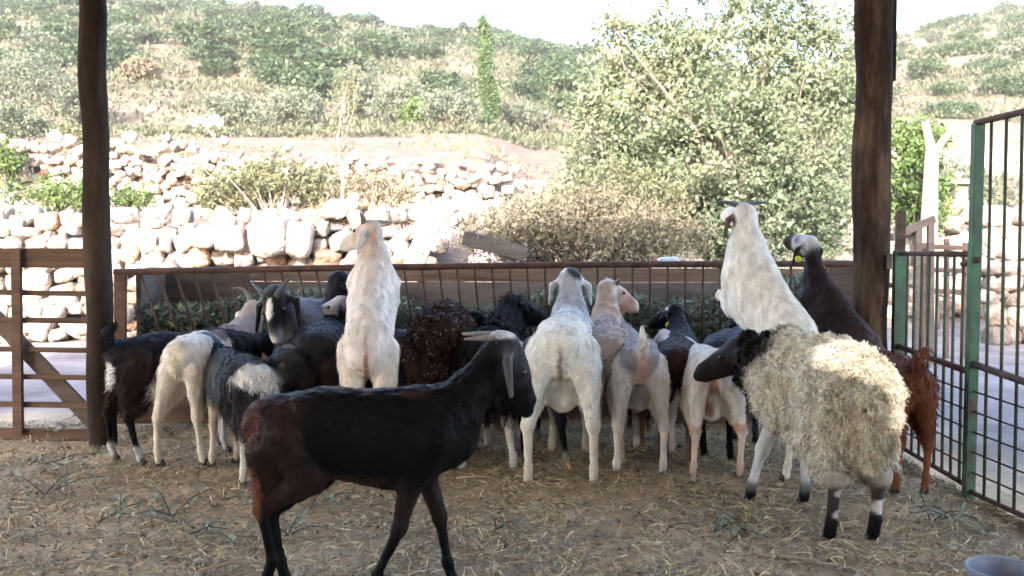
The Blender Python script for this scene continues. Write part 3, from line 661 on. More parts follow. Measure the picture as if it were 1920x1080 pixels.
def twig(px, py, L, ang, lab, seed, up=.25, nl=26):
    rs = np.random.RandomState(seed); root = thing('leafy_twig', G(px, py), R(ang), lab, 'twig', 'grey green twigs dropped on the pen floor')
    mb = MB(); P = []; D = []
    for br in range(3):
        a0 = Vector((rs.uniform(-.2, .2) * L, 0, .02)); dirv = Vector((math.cos(br * 1.1 - 1), math.sin(br * 1.1 - 1), up * rs.uniform(.1, .6))).normalized(); l_ = L * rs.uniform(.5, 1)
        e = a0 + dirv * l_; mb.tube([a0, a0.lerp(e, .5) + Vector((0, 0, .02)), e], [.003, .0025, .0015], 5)
        for k in range(nl // 3):
            t_ = (k + 1) / (nl // 3); P.append(a0.lerp(e, t_)); D.append((dirv * .6 + Vector(rs.normal(size=3)) * .7 + Vector((0, 0, .25))).normalized())
    mb.build('stem', M['bark_grey'], root, True)
    V = []; 
    for p, d_ in zip(P, D):
        l_ = rs.uniform(.035, .07); s = d_.cross(Vector(rs.normal(size=3))).normalized() * .0075
        V += [p, p + d_ * l_ * .45 + s, p + d_ * l_, p + d_ * l_ * .45 - s]
    V = np.array([v[:] for v in V]); V[:, 2] = np.maximum(V[:, 2], .012)
    link('leaves', mesh_np('leaves', V, np.arange(len(V)).reshape(-1, 4)), M['L_sprig'], root, False)
TW = [(60, 880, .3, 20, 'left edge of the pen', .6), (95, 930, .28, 80, 'wooden gate, nearest the left edge', .8), (205, 985, .26, 40, 'lower left', .9), (320, 975, .26, 120, 'lower left, near the black goat', .9),
      (380, 1010, .24, 10, 'lower left corner area, close to the bottom', .3), (520, 960, .26, 170, 'raised hind leg of the black goat', .5), (590, 950, .2, 10, 'belly of the black goat', .3), (470, 890, .22, 60, 'white foreleg at the left group', .3), (80, 820, .25, 10, 'bottom board of the wooden gate', .5),
      (1340, 1005, .26, 0, 'floor between the goats and the sheep', .5), (1420, 1015, .22, 160, 'sheep, on its left', .3), (1240, 1005, .22, 10, 'centre of the open floor', .1), (1740, 985, .28, 10, 'sheep, on its right near the gates', .5), (1790, 975, .25, 200, 'foot of the tall green gate', .4),
      (540, 1010, .2, 80, 'floor right below the raised hoof', .2), (940, 1000, .2, 30, 'black goat front hoof', .1)]
for i, (px, py, L, ang, where, up) in enumerate(TW): twig(px, py, L, ang, 'grey green twig on the straw by the ' + where, 400 + i, up)
# fodder in the trough
n = 15000; x = nrs.uniform(-2.35, 2.05, n); P = np.stack([x, FY + nrs.uniform(.06, .58, n), .36 + .34 * nrs.rand(n) ** .7], -1)
hgt = .34 + .22 * (.5 + .5 * vnoise(np.stack([x * 1.6, 0 * x, 0 * x], -1), 71)) + .12 * sstep(.5, 1.8, x); P[:, 2] = .34 + (hgt) * nrs.rand(n) ** .6
o = leaves('fodder', P, .065, M['L_fodder'], None, .3, 0); tag(o, 'heap of cut green leafy branches lying inside the feeding rack', 'fodder', None, 'stuff')
# ------------------------------------------------------------------ animals
def surface_nets(F, org, h):
    sx, sy, sz = F.shape; ins = F < 0
    cnt = np.zeros((sx - 1, sy - 1, sz - 1), np.float32); acc = np.zeros((sx - 1, sy - 1, sz - 1, 3), np.float32)
    def sl(o, n): return slice(o, n - 1 + o)
    for ax in range(3):
        o1, o2 = [a for a in range(3) if a != ax]
        for i in (0, 1):
            for j in (0, 1):
                off = [0, 0, 0]; off[o1] = i; off[o2] = j; off2 = list(off); off2[ax] = 1
                A = F[sl(off[0], sx), sl(off[1], sy), sl(off[2], sz)]; B = F[sl(off2[0], sx), sl(off2[1], sy), sl(off2[2], sz)]
                m = (A < 0) != (B < 0); t = np.where(m, A / np.where(m, A - B, 1), 0)
                cnt += m; acc[..., ax] += t; acc[..., o1] += m * off[o1]; acc[..., o2] += m * off[o2]
    act = cnt > 0; idx = -np.ones(cnt.shape, np.int64); n = int(act.sum()); idx[act] = np.arange(n)
    V = (np.argwhere(act) + acc[act] / cnt[act][:, None]) * h + org
    Q = []
    for ax in range(3):
        o1, o2 = [(1, 2), (2, 0), (0, 1)][ax]
        s0 = [slice(1, -1)] * 3; s0[ax] = slice(0, -1); s1 = list(s0); s1[ax] = slice(1, None)
        a = ins[tuple(s0)]; b = ins[tuple(s1)]; e = np.argwhere(a != b); fl = a[a != b]
        base = e.copy(); base[:, o1] += 1; base[:, o2] += 1
        def cell(d1, d2):
            c = base.copy(); c[:, o1] += d1; c[:, o2] += d2; return idx[c[:, 0], c[:, 1], c[:, 2]]
        q = np.stack([cell(-1, -1), cell(0, -1), cell(0, 0), cell(-1, 0)], -1)
        q[~fl] = q[~fl][:, ::-1]; Q.append(q)
    Q = np.concatenate(Q); Q = Q[(Q >= 0).all(1)]
    return V, Q
def smooth_mesh(V, Q, it=2, lam=.5):
    n = len(V); E = np.concatenate([Q[:, [0, 1]], Q[:, [1, 2]], Q[:, [2, 3]], Q[:, [3, 0]]])
    for _ in range(it):
        S = np.zeros_like(V); c = np.zeros(n)
        for a, b in ((0, 1), (1, 0)):
            for k in range(3): S[:, k] += np.bincount(E[:, a], V[E[:, b], k], n)
            c += np.bincount(E[:, a], minlength=n)
        V = V * (1 - lam) + lam * S / np.maximum(c, 1)[:, None]
    return V
def vnormals(V, Q):
    N = np.cross(V[Q[:, 2]] - V[Q[:, 0]], V[Q[:, 3]] - V[Q[:, 1]]); out = np.zeros_like(V)
    for j in range(4):
        for k in range(3): out[:, k] += np.bincount(Q[:, j], N[:, k], len(V))
    return out / (np.linalg.norm(out, axis=1)[:, None] + 1e-9)
A3 = lambda *v: np.array(v, float)
def dirv(yaw, el): return A3(math.cos(R(el)) * math.cos(R(yaw)), math.cos(R(el)) * math.sin(R(yaw)), math.sin(R(el)))

def animal(name, cat, label, hind, yaw, S=1.0, cols=None, patches=(), pitch=0.0, neck=(0, 53, .30), head=(0, -35), swing=None, spread=None, lift=None, front_pts=None,
           horns=None, horns_abs=0, hornr=1.0, horn_col='horn', tail='up', fat=1.0, neckr=1.0, hair=.013, nhair=6500, h=.0108, ears='drop', hoofs=('hl', 'hr', 'fl', 'fr'), eyes=True, wool=0.0, hoof_col='hoof', tagear=None, collar=False,
           udder=0, seed=0, group=None, z0=0.0, zs=1.0, fleck=0, bodyroll=0, headscale=1.0, wool_len=.045, woolw=.085, muz=1.0, thwool=.6, hairdark=1.0, beard=0, nose_to=None, legr=1.0, back_z=0):
    """a hoofed animal in local axes (x forward, y left, z up), metres at scale 1: withers .70.
    neck=(yaw, elevation, length), head=(yaw, elevation) are directions in the animal's own frame"""
    rs = np.random.RandomState(500 + seed); cols = cols or {}
    main = cols.get('body', (.6, .57, .52)); blend = .03
    prims = []                                           # a, b, ra, rb, k, ky, part
    def P(a, b, ra, rb, part, k=.035, ky=1.0): prims.append((np.array(a, float), np.array(b, float), ra, rb, k, ky, part))
    piv = A3(-.27, 0, .53); rise = .10 if pitch else 0.0; c_, s_ = math.cos(R(pitch)), math.sin(R(pitch))
    def rot(p):
        p = np.array(p, float) - piv; return A3(p[0] * c_ - p[2] * s_, p[1], p[0] * s_ + p[2] * c_) + piv + A3(0, 0, rise)
    f = fat
    bk = 1 / .8
    P(rot((-.30, 0, .565)), rot((-.14, 0, .58)), .118 * f, .12 * f, 'rump', .05, .86)
    P(rot((-.14, 0, .555)), rot((.10, 0, .53)), .145 * f, .155 * f, 'barrel', .05, .84)
    P(rot((.08, 0, .54)), rot((.25, 0, .555)), .152 * f, .118 * f, 'chest', .05, .80)
    P(rot((-.36, 0, .615)), rot((.20, 0, .655)), .045 * f, .045 * f, 'spine', .05)
    P(rot((.16, 0, .66)), rot((.26, 0, .64)), .045, .045, 'spine', .05)
    for s in (-1, 1):
        P(rot((-.22, s * .075, .655)), rot((-.385, s * .045, .60)), .026, .03, 'rump', .05)
    sh = {}
    dl = dict(hl=(0, 0), hr=(0, 0), fl=(0, 0), fr=(0, 0)); dl.update(swing or {}); sp_ = dict(h=.075, f=.065); sp_.update(spread or {}); lf = lift or {}
    legs = {}
    for key, s in (('hl', 1), ('hr', -1)):
        dx, dy = dl[key]; w0 = .072; w1 = sp_['h']; up = lf.get(key, 0)
        hip = rot((-.27, s * .07, .555)) if pitch else A3(-.27, s * .07, .555)
        tb = rot((-.335, s * (.03 + .5 * w1 + .0), .50)); st = A3(-.20 + dx * .3, s * (w0 * .5 + w1 * .5) + dy * .3, .395 + up * .5); hk = A3(-.375 + dx * .65, s * w1 + dy * .65, .265 + up)
        if pitch: st = A3(-.235, s * (w0 * .5 + w1 * .5), .43); hk = A3(-.375 + dx * .5, s * w1, .27)
        ft = A3(-.35 + dx, s * w1 + dy, .085 + up * 1.05); hf = A3(-.335 + dx, s * w1 + dy, .03 + up * 1.0)
        if up: hf = ft + A3(-.02, 0, -.055)
        P(hip, st, .088 * f, .055, 'thigh_' + key, .028); P(tb, hk, .062 * f, .022 * legr, 'thigh_' + key, .022); P(st, hk, .052, .025 * legr, 'thigh_' + key, .022)
        P(tb, (tb + hk) / 2 + A3(.03, 0, .03), .066 * f, .040, 'thigh_' + key, .022)
        P(hk, hk, .029 * legr, .029 * legr, 'shank_' + key, .012); P(hk, ft, .022 * legr, .0165 * legr, 'shank_' + key, .012); P(ft, ft, .021 * legr, .021 * legr, 'foot_' + key, .012); P(ft, hf, .019 * legr, .022 * legr, 'foot_' + key, .01)
        legs[key] = (ft, hf)
    for key, s in (('fl', 1), ('fr', -1)):
        dx, dy = dl[key]; w1 = sp_['f']; up = lf.get(key, 0)
        sd_ = rot((.225, s * .062, .55)); 
        if front_pts: 
            el, kn, ft, hf = [rot((.20, s * .065, .47)) + A3(*q) * A3(1, s, 1) for q in front_pts]
        else:
            el = A3(.17 + dx * .15, s * .068 + dy * .2, .405 + up * .3); kn = A3(.195 + dx * .55, s * (.068 * .4 + w1 * .6) + dy * .6, .245 + up); ft = A3(.19 + dx, s * w1 + dy, .085 + up * .9); hf = A3(.205 + dx, s * w1 + dy, .03 + up * .9)
        P(sd_, el, .085 * f, .045, 'shoulder_' + key, .03); P(el, kn, .040, .026 * legr, 'foreleg_' + key, .02); P(kn, kn, .027 * legr, .027 * legr, 'foreleg_' + key, .012)
        P(kn, ft, .021 * legr, .0165 * legr, 'cannon_' + key, .012); P(ft, ft, .0205 * legr, .0205 * legr, 'foot_' + key, .012); P(ft, hf, .019 * legr, .021 * legr, 'foot_' + key, .01)
        legs[key] = (ft, hf)
    # neck
    nb = rot((.255, 0, .585)); nd = dirv(neck[0], neck[1]); poll = nb + nd * neck[2]
    mid = (nb + poll) / 2 + A3(0, 0, -.012) 
    q = neckr
    P(rot((.20, 0, .59)), nb + nd * .08, .105 * q, .088 * q, 'neck', .05); P(nb, mid, .092 * q, .068 * q, 'neck', .045); P(mid, poll, .068 * q, .05 * q, 'neck', .035)
    hd = dirv(*head)
    if nose_to is not None: hd = np.array(nose_to, float) - poll; hd /= np.linalg.norm(hd)
    upv = A3(0, 0, 1.) if abs(hd[2]) < .95 else -nd
    if pitch > 0 or abs(hd[2]) > .8: upv = nd
    sd = np.cross(upv, hd); sd /= np.linalg.norm(sd); up_ = np.cross(hd, sd); hs = headscale
    cr = poll + hd * .025 + up_ * .008
    P(cr, poll + hd * .085 * hs, .054 * hs, .047 * hs, 'crown', .03)
    P(poll + hd * .08 * hs + up_ * .0, poll + hd * (.185 * hs) - up_ * .014, .038 * hs, .024 * hs * muz, 'face', .025)
    P(poll + hd * (.185 * hs) - up_ * .02, poll + hd * .212 * hs - up_ * .027, .026 * hs * muz, .022 * hs * muz, 'muzzle', .02)
    P(poll + hd * .115 * hs + up_ * .020, poll + hd * (.185 * hs) + up_ * .004, .022 * hs, .018 * hs, 'face', .02)
    P(poll + hd * .06 * hs - up_ * .045 * hs, poll + hd * (.18 * hs) - up_ * .045 * hs, .033 * hs, .017 * hs * muz, 'jaw', .03)
    for s in (-1, 1):
        P(poll + hd * .085 * hs + sd * s * .036 * hs + up_ * .018, poll + hd * .085 * hs + sd * s * .036 * hs + up_ * .018, .016, .016, 'face', .015)
        e0 = poll + hd * .02 + sd * s * .045 * hs + up_ * .01
        down = A3(0, 0, -1.)
        if ears == 'drop': e1 = e0 + sd * s * .045 - up_ * .03 + down * .01; e2 = e1 + down * .095 + sd * s * .012 + hd * .02
        elif ears == 'side': e1 = e0 + sd * s * .06 - hd * .01; e2 = e1 + sd * s * .05 + down * .045
        else: e1 = e0 + sd * s * .045 + up_ * .0; e2 = e1 + sd * s * .035 + down * .07 + hd * .02
        P(e0, e1, .012, .017, 'ear', .012); P(e1, e2, .017, .010, 'ear', .010)
    if beard: P(poll + hd * .14 - up_ * .06, poll + hd * .13 - up_ * .06 + A3(0, 0, -.09), .016, .006, 'beard', .015)
    # tail
    t0 = rot((-.385, 0, .625))
    if tail == 'up': t1 = t0 + A3(-.05, 0, .05); t2 = t1 + A3(-.01, .01, .09); P(t0, t1, .028, .024, 'tail', .02); P(t1, t2, .024, .013, 'tail', .015)
    elif tail == 'curl': t1 = t0 + A3(-.035, 0, .10); t2 = t1 + A3(.03, -.05, .05); P(t0, t1, .026, .028, 'tail', .02); P(t1, t2, .028, .016, 'tail', .015)
    elif tail == 'down': t1 = t0 + A3(-.025, 0, -.05); t2 = t1 + A3(.0, 0, -.09); P(t0, t1, .03, .028, 'tail', .02); P(t1, t2, .027, .012, 'tail', .015)
    elif tail == 'fat': t1 = t0 + A3(-.04, 0, -.09); t2 = t1 + A3(-.005, 0, -.14); P(t0, t1, .07, .085, 'tail', .04); P(t1, t2, .085, .045, 'tail', .04)
    if udder: P((-.22, -.02, .40), (-.26, .0, .36), .07, .055 * udder, 'udder', .04); 
    # field
    lo = np.min([np.minimum(p[0], p[1]) - max(p[2], p[3]) for p in prims], 0) - .05 - wool; hi = np.max([np.maximum(p[0], p[1]) + max(p[2], p[3]) for p in prims], 0) + .05 + wool
    n3 = np.ceil((hi - lo) / h).astype(int) + 1
    X, Y, Z = [lo[i] + np.arange(n3[i]) * h for i in range(3)]
    F = np.full(n3, 9.0, np.float32)
    part_wool = ('rump', 'barrel', 'chest', 'spine', 'thigh_hl', 'thigh_hr', 'shoulder_fl', 'shoulder_fr', 'neck', 'tail')
    for a, b, ra, rb, k, ky, part in prims:
        if wool and part in part_wool:
            ww = wool * (.55 if part in ('neck', 'tail') else thwool if part.startswith(('thigh', 'should')) else 1.0); ra += ww; rb += ww
        rr = max(ra, rb) + k + .02; l = np.minimum(a, b) - rr / min(ky, 1); u = np.maximum(a, b) + rr / min(ky, 1)
        i0 = np.clip(((l - lo) / h).astype(int), 0, n3 - 1); i1 = np.clip(((u - lo) / h).astype(int) + 2, 1, n3)
        x = X[i0[0]:i1[0], None, None]; y = Y[None, i0[1]:i1[1], None]; z = Z[None, None, i0[2]:i1[2]]
        d = b - a; L2 = max(float(d @ d), 1e-9); px, py, pz = x - a[0], (y - a[1]) / ky, z - a[2]; dy = d[1] / ky; L2 = max(d[0] ** 2 + dy ** 2 + d[2] ** 2, 1e-9)
        t = np.clip((px * d[0] + py * dy + pz * d[2]) / L2, 0, 1)
        D = np.sqrt((px - t * d[0]) ** 2 + (py - t * dy) ** 2 + (pz - t * d[2]) ** 2) - (ra + (rb - ra) * t)
        sub = F[i0[0]:i1[0], i0[1]:i1[1], i0[2]:i1[2]]
        hh = np.clip(k - np.abs(sub - D), 0, None) / k; np.copyto(sub, (np.minimum(sub, D) - hh * hh * k * .25).astype(np.float32))
    V, Q = surface_nets(F, lo, h); V = smooth_mesh(V, Q, 2, .5); N = vnormals(V, Q)
    # nearest part for colour (with a wandering border)
    Vw = V + .018 * np.stack([vnoise(V * 9, seed * 7 + 1), vnoise(V * 9, seed * 7 + 2), vnoise(V * 9, seed * 7 + 3)], -1)
    def parts_of(Vq):
        best = np.full(len(Vq), 9.0); pid = np.zeros(len(Vq), int)
        for i, (a, b, ra, rb, k, ky, part) in enumerate(prims):
            d = b - a; L2 = max(float(d @ d), 1e-9); t = np.clip((Vq - a) @ d / L2, 0, 1)
            D = np.linalg.norm(Vq - a - t[:, None] * d, axis=1) - (ra + (rb - ra) * t); m = D < best; best[m] = D[m]; pid[m] = i
        return pid
    def softcol(Vq):
        acc = np.zeros((len(Vq), 3)); ws = np.zeros(len(Vq))
        for i, (a, b, ra, rb, k, ky, part) in enumerate(prims):
            d = b - a; L2 = max(float(d @ d), 1e-9); t = np.clip((Vq - a) @ d / L2, 0, 1)
            D = np.linalg.norm(Vq - a - t[:, None] * d, axis=1) - (ra + (rb - ra) * t); w_ = np.exp(-np.clip(D, -.1, .3) / .007); acc += w_[:, None] * pc[i]; ws += w_
        return acc / ws[:, None]
    names = [p[6] for p in prims]
    def colfor(part):
        for key in (part, part.split('_')[0]):
            if key in cols: return cols[key]
        if part.startswith('foot') and 'shank' in cols: return cols.get('shank_' + part[5:], cols.get('cannon_' + part[5:], cols['shank'])) if 'cannon' not in cols else cols['cannon']
        alias = dict(crown='face', muzzle='face', jaw='face', ear='face', cannon='foreleg', shank='thigh', spine='barrel', beard='face')
        g = part.split('_')[0]
        if g in alias and alias[g] in cols: return cols[alias[g]]
        if g == 'foot':
            a_ = 'shank' if 'h' in part.split('_')[1][0] else 'cannon'
            return colfor(a_ + '_' + part.split('_')[1])
        return main
    pc = np.array([colfor(p) for p in names])
    def colour(Vq, jit=0):
        Vw_ = Vq + .018 * np.stack([vnoise(Vq * 9, seed * 7 + 1), vnoise(Vq * 9, seed * 7 + 2), vnoise(Vq * 9, seed * 7 + 3)], -1)
        if jit: Vw_ = Vw_ + rs.normal(size=Vq.shape) * jit
        c = softcol(Vw_)
        for ctr, rad, pcg in patches:
            ctr = np.array(ctr, float); rad = np.array(rad if hasattr(rad, '__len__') else (rad,) * 3, float)
            dd = np.linalg.norm((Vw_ - ctr) / rad, axis=1) + .12 * vnoise(Vq * 22, seed + 50); m = np.clip((1.12 - dd) / .24, 0, 1)[:, None]; c = c * (1 - m) + np.array(pcg) * m
        return np.clip(c * (1 + .10 * vnoise(Vq * 14, seed + 80)[:, None]), .004, .9)
    col = colour(V)
    # coat relief
    pid = parts_of(V); body_m = np.array([nm.split('_')[0] in ('rump', 'barrel', 'chest', 'spine', 'thigh', 'shoulder', 'neck', 'tail') for nm in names])[pid]
    if wool:
        wm = body_m.astype(float); amp = wool * .42
        V = V + N * (wm * (amp * vnoise(V * 22, seed + 5, 3) + amp * .9 * (1 - np.abs(vnoise(V * 34, seed + 6, 2)) * 2)))[:, None]
    else:
        V = V + N * (.0022 * vnoise(V * [60, 60, 25], seed + 5, 2) * (1 + body_m))[:, None]
    hindw = G(*hind); root = thing(name, (0, 0, 0), R(yaw), label, cat, group); root.scale = (S, S, S * zs)
    off = Matrix.Rotation(R(yaw), 3, 'Z') @ Vector((-.335 * S, 0, 0)); root.location = hindw - off + Vector((0, 0, z0))
    #DBG
    body = link('body', mesh_np('body', V, Q, col), M['fleece'] if wool and False else M['coat'], root)
    # hair
    P4 = V[Q]; area = np.linalg.norm(np.cross(P4[:, 2] - P4[:, 0], P4[:, 3] - P4[:, 1]), axis=1)
    wgt = area * np.where(body_m[Q[:, 0]], 1.0, .35); pnames = np.array([nm.split('_')[0] for nm in names])[pid[Q[:, 0]]]
    if wool: wgt = area * body_m[Q[:, 0]]
    pick = rs.choice(len(Q), nhair, p=wgt / wgt.sum()); u, v = rs.rand(nhair, 1), rs.rand(nhair, 1)
    a, b, c, d = [P4[pick, i] for i in range(4)]; B = a * (1 - u) * (1 - v) + b * u * (1 - v) + c * u * v + d * (1 - u) * v
    n_ = N[Q[pick, 0]]; 
    back = (rot((-1, 0, 0)) - rot((0, 0, 0)))
    if wool:
        d0 = n_ * .55 + rs.normal(size=B.shape) * .42 + np.array([0, 0, -.3]) + .75 * np.stack([vnoise(B * 17, seed + 31, 2), vnoise(B * 17, seed + 32, 2), vnoise(B * 17, seed + 33, 2)], -1); d0 /= np.linalg.norm(d0, axis=1)[:, None]
        L = wool_len * rs.uniform(.5, 1.35, (nhair, 1)); s = np.cross(d0, rs.normal(size=B.shape)); s /= np.linalg.norm(s, axis=1)[:, None]; t2 = np.cross(d0, s)
        HPH = rs.rand(nhair, 1) * 6.28; wd = L * woolw; segs = []
        for k in range(5):
            tt_ = k / 4; ph = tt_ * 7.5 + rs.rand(nhair, 1) * 6.28 * 0 + HPH; cen = B + d0 * L * tt_ + (s * np.cos(ph) + t2 * np.sin(ph)) * L * .24 * (.3 + tt_) + np.array([0, 0, -1]) * L * .4 * tt_ * tt_
            ww = wd * (1 - tt_) ** .6 * (.4 + 1.2 * math.sin(math.pi * (tt_ * .8 + .15))); segs += [cen - s * ww, cen + s * ww]
        HV = np.stack(segs, 1).reshape(-1, 3); k0 = np.arange(nhair)[:, None] * 10; HQ = np.concatenate([k0 + [2 * k, 2 * k + 1, 2 * k + 3, 2 * k + 2] for k in range(4)])
        hc = colour(B, .004) * rs.uniform(.88, 1.14, (nhair, 1)) * (1 + .14 * vnoise(B * 9, seed + 41)[:, None] * np.array([.7, 1, 1.5])); hc = np.where(rs.rand(nhair, 1) < fleck * np.clip(1 + vnoise(B * 12, 3)[:, None] * 2, 0, 3), np.array([.45, .34, .24]), hc); HC = np.repeat(hc, 10, 0)
    else:
        flow = back * .5 + np.array([0, 0, -.75]); fl_ = flow + rs.normal(size=B.shape) * .28; fl_ = fl_ - n_ * (fl_ * n_).sum(1)[:, None]; fl_ /= np.linalg.norm(fl_, axis=1)[:, None] + 1e-6
        d0 = fl_ + n_ * rs.uniform(.10, .42, (nhair, 1)); lenf = np.ones(nhair); pn = pnames[pick]
        for key, q_ in (('thigh', 1.5), ('tail', 1.9), ('rump', 1.0), ('face', .35), ('crown', .6), ('muzzle', .2), ('jaw', .4), ('ear', .35), ('foot', .5), ('shank', .45), ('cannon', .45), ('foreleg', .5), ('beard', 2), ('udder', .4)): lenf[pn == key] = q_
        L = hair * lenf[:, None] * rs.uniform(.5, 1.4, (nhair, 1)); s = np.cross(d0, n_); s /= np.linalg.norm(s, axis=1)[:, None] + 1e-6
        wd = (.0016 + .028 * L); A0 = B - n_ * .002; tip = B + d0 * L; mid_ = B + d0 * L * .5 + n_ * L * .06
        HV = np.stack([A0 - s * wd, A0 + s * wd, mid_ + s * wd * .8, mid_ - s * wd * .8, tip + s * wd * .15, tip - s * wd * .15], 1).reshape(-1, 3); k0 = np.arange(nhair)[:, None] * 6; HQ = np.concatenate([k0 + [0, 1, 2, 3], k0 + [3, 2, 4, 5]])
        hc = colour(B, .006) * rs.uniform(.75, 1.3, (nhair, 1)) * hairdark; HC = np.repeat(hc, 6, 0)
    hm = mesh_np('fleece' if wool else 'hair', HV, HQ, HC); link('fleece' if wool else 'hair', hm, M['fleece'] if wool else M['hair'], root, True)
    # horns, hooves, eyes, ear tag
    vv = lambda p: Vector([float(t) for t in p])
    if horns:
        for s in (-1, 1):
            hb = poll + hd * .035 + up_ * .045 * hs + sd * s * .022; pts = [hb]; dirs = horns
            for (fo, si, u_, l_) in dirs: pts.append(pts[-1] + ((A3(fo, (s if horns_abs != 2 else 1) * si, u_)) if horns_abs else (hd * fo + sd * s * si + up_ * u_)) * l_)
            n = len(pts); mb = MB(); 
            fine = []; 
            for i in range(n - 1):
                for t_ in (0, .5): fine.append(pts[i] * (1 - t_) + pts[i + 1] * t_)
            fine.append(pts[-1]); fine = [fine[0]] + [(fine[i - 1] + fine[i] * 2 + fine[i + 1]) / 4 for i in range(1, len(fine) - 1)] + [fine[-1]]
            m_ = len(fine); mb.tube([vv(p) for p in fine], [.017 * hornr * (1 - .82 * i / (m_ - 1)) * (1 + .05 * (i % 2)) for i in range(m_)], 10); mb.build('horn', M[horn_col], root, True)
    if eyes:
        for s in (-1, 1):
            mb = MB(); mb.sphere(vv(poll + hd * .088 * hs + sd * s * (.045 * hs) + up_ * .018), .0115, 10); mb.build('eye', M['eye'], root, True)
    for key in hoofs:
        ft, hf = legs[key]; dr = hf - ft; dr /= np.linalg.norm(dr); fw = A3(1, 0, 0) - dr * dr[0]; fw /= np.linalg.norm(fw); sdv = np.cross(dr, fw)
        mb = MB(); top = hf - dr * .004; bot = hf + dr * .03
        if abs(dr[2]) > .6: bot = np.array(bot); 
        if not lf.get(key, 0) and not (front_pts and key[0] == 'f'): bot = np.array([bot[0], bot[1], .0 - z0 / S])
        for s in (-1, 1):
            mb.tube([vv(top + sdv * s * .0105), vv((top + bot) / 2 + sdv * s * .012 + fw * .008), vv(bot + sdv * s * .0125 + fw * .012)], [.0135, .0155, .0175], 8)
        mb.build('hoof', M[hoof_col], root, True)
    if tagear:
        e0 = poll + hd * .02 + sd * tagear * .10 - up_ * .035; mb = MB(); mb.sphere(vv(e0 + A3(0, 0, -.04) - hd * .025), (.02, .02, .02), 10); mb.build('ear_tag', M['tag'], root, True)
    return root

WH = (.76, .73, .69); WG = (.62, .61, .62); CR = (.66, .57, .46); TAN = (.43, .30, .21); BLK = (.0045, .0042, .0048); BRN = (.065, .028, .018); DBR = (.035, .017, .012); RED = (.20, .07, .035); GRY = (.26, .26, .28); SLT = (.085, .095, .115); LG = (.42, .42, .43)
HB = [(-.5, .75, .2, .08), (-.5, .8, 0, .07)]
LOOK = lambda lo=0: None
# 1 black goat crossing the foreground
animal('goat', 'goat', 'black goat with reddish hindquarters walking right across the foreground, its head turned away', (514, 1112), 0, .93,
       dict(body=BLK, rump=(.018,.011,.010), thigh=(.018, .011, .011), thigh_hr=(.03, .015, .013), shank=BLK, foreleg=(.022, .014, .013), cannon=BLK, tail=BRN, crown=(.03, .03, .035), face=BLK, ear=(.11, .11, .12)),
       patches=[((-.06, 0, .70), (.13, .04, .02), (.05, .02, .014)), ((.16, -.03, .70), (.09, .05, .02), (.03, .014, .012)), ((-.38, -.06, .36), (.05, .09, .11), (.15, .055, .034)), ((-.05, 0, .40), (.16, .2, .03), (.028, .015, .012)), ((-.39, 0, .62), (.05, .2, .12), (.07, .028, .02)), ((-.27, -.05, .64), (.05, .1, .05), (.03, .014, .011)), ((.455, .05, .90), (.055, .06, .035), (.62, .61, .62))],
       neck=(12, 54, .33), nose_to=(.585, .12, .585), swing=dict(fl=(.07, 0), fr=(-.16, 0), hr=(.03, 0), hl=(.02, .0)), lift=dict(hr=.05), horns=[(-.8, .25, .55, .055), (-1, .3, .08, .075), (-1, .25, -.04, .07)], horns_abs=1, hornr=1.25,
       tail='down', fat=1.04, nhair=12000, h=.0085, hair=.010, seed=1, neckr=.95, headscale=1.22, horn_col='horn')

# 2 the sheep
animal('sheep', 'sheep', 'cream woolly sheep with black face and mottled legs in a patch of sunlight', (1594, 1012), 101, .90,
       dict(body=(.86, .79, .66), face=(0.016, 0.012, 0.012), neck=(.02, .015, .014), shank=(0.05, 0.035, 0.035), foot=BLK, cannon=WG, foreleg=WG, foot_fl=BLK, tail=(0.725, 0.637, 0.488)),
       patches=[((-.37, .075, .20), (.04, .03, .02), (0.562, 0.525, 0.5)), ((-.37, -.095, .135), (.03, .035, .035), (0.625, 0.575, 0.537)), ((-.36, .08, .11), (.04, .03, .02), (0.4, 0.37, 0.35))],
       neck=(26, 14, .28), head=(64, -22), zs=1.08, swing=dict(fl=(.10, .06), fr=(.02, 0), hl=(0, 0), hr=(-.02, 0)), spread=dict(h=.095, f=.09), tail='fat', ears='side', wool=.060, muz=1.25, thwool=.35, wool_len=.026, woolw=.085, nhair=60000, h=.0095, seed=2, legr=1.3, fat=.86, headscale=1.1, eyes=True)
# 3 red brown goat at the right gate
animal('goat', 'goat', 'red brown goat with upturned tail half hidden between the woolly sheep and the green gates', (1706, 925), 88, .86,
       dict(body=(0.17, 0.058, 0.03), thigh=(0.2, 0.07, 0.035), shank=(0.22, 0.085, 0.042), tail=(0.18, 0.06, 0.03)), neck=(10, 0, .28), head=(10, -45), tail='curl', seed=3, hair=.026)
# 4 white goat reared up, seen from behind
animal('goat', 'goat', 'white goat with tan neck rearing against the feeder, left of centre', (690, 905), 94, .96,
       dict(body=(0.775, 0.7, 0.65), neck=(0.725, 0.625, 0.55), face=(0.688, 0.625, 0.587), thigh=(0.775, 0.688, 0.6), crown=(0.625, 0.45, 0.35), ear=(0.625, 0.6, 0.6), tail=(0.75, 0.625, 0.525)),
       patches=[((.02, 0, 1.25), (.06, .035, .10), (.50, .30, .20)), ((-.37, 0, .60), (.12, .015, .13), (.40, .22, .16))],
       pitch=40, neck=(5, 80, .25), head=(62, -18), front_pts=[(.10, .02, -.02), (.17, .01, .10), (.26, .0, .10), (.30, .0, .08)], spread=dict(h=.09), horns=[(-.5, .8, .3, .07), (-.5, 1, -.1, .07)], hornr=1.2, ears='drop', tail='none', seed=4, nhair=8000, hoof_col='hoof_pale', fat=.98, neckr=.98)
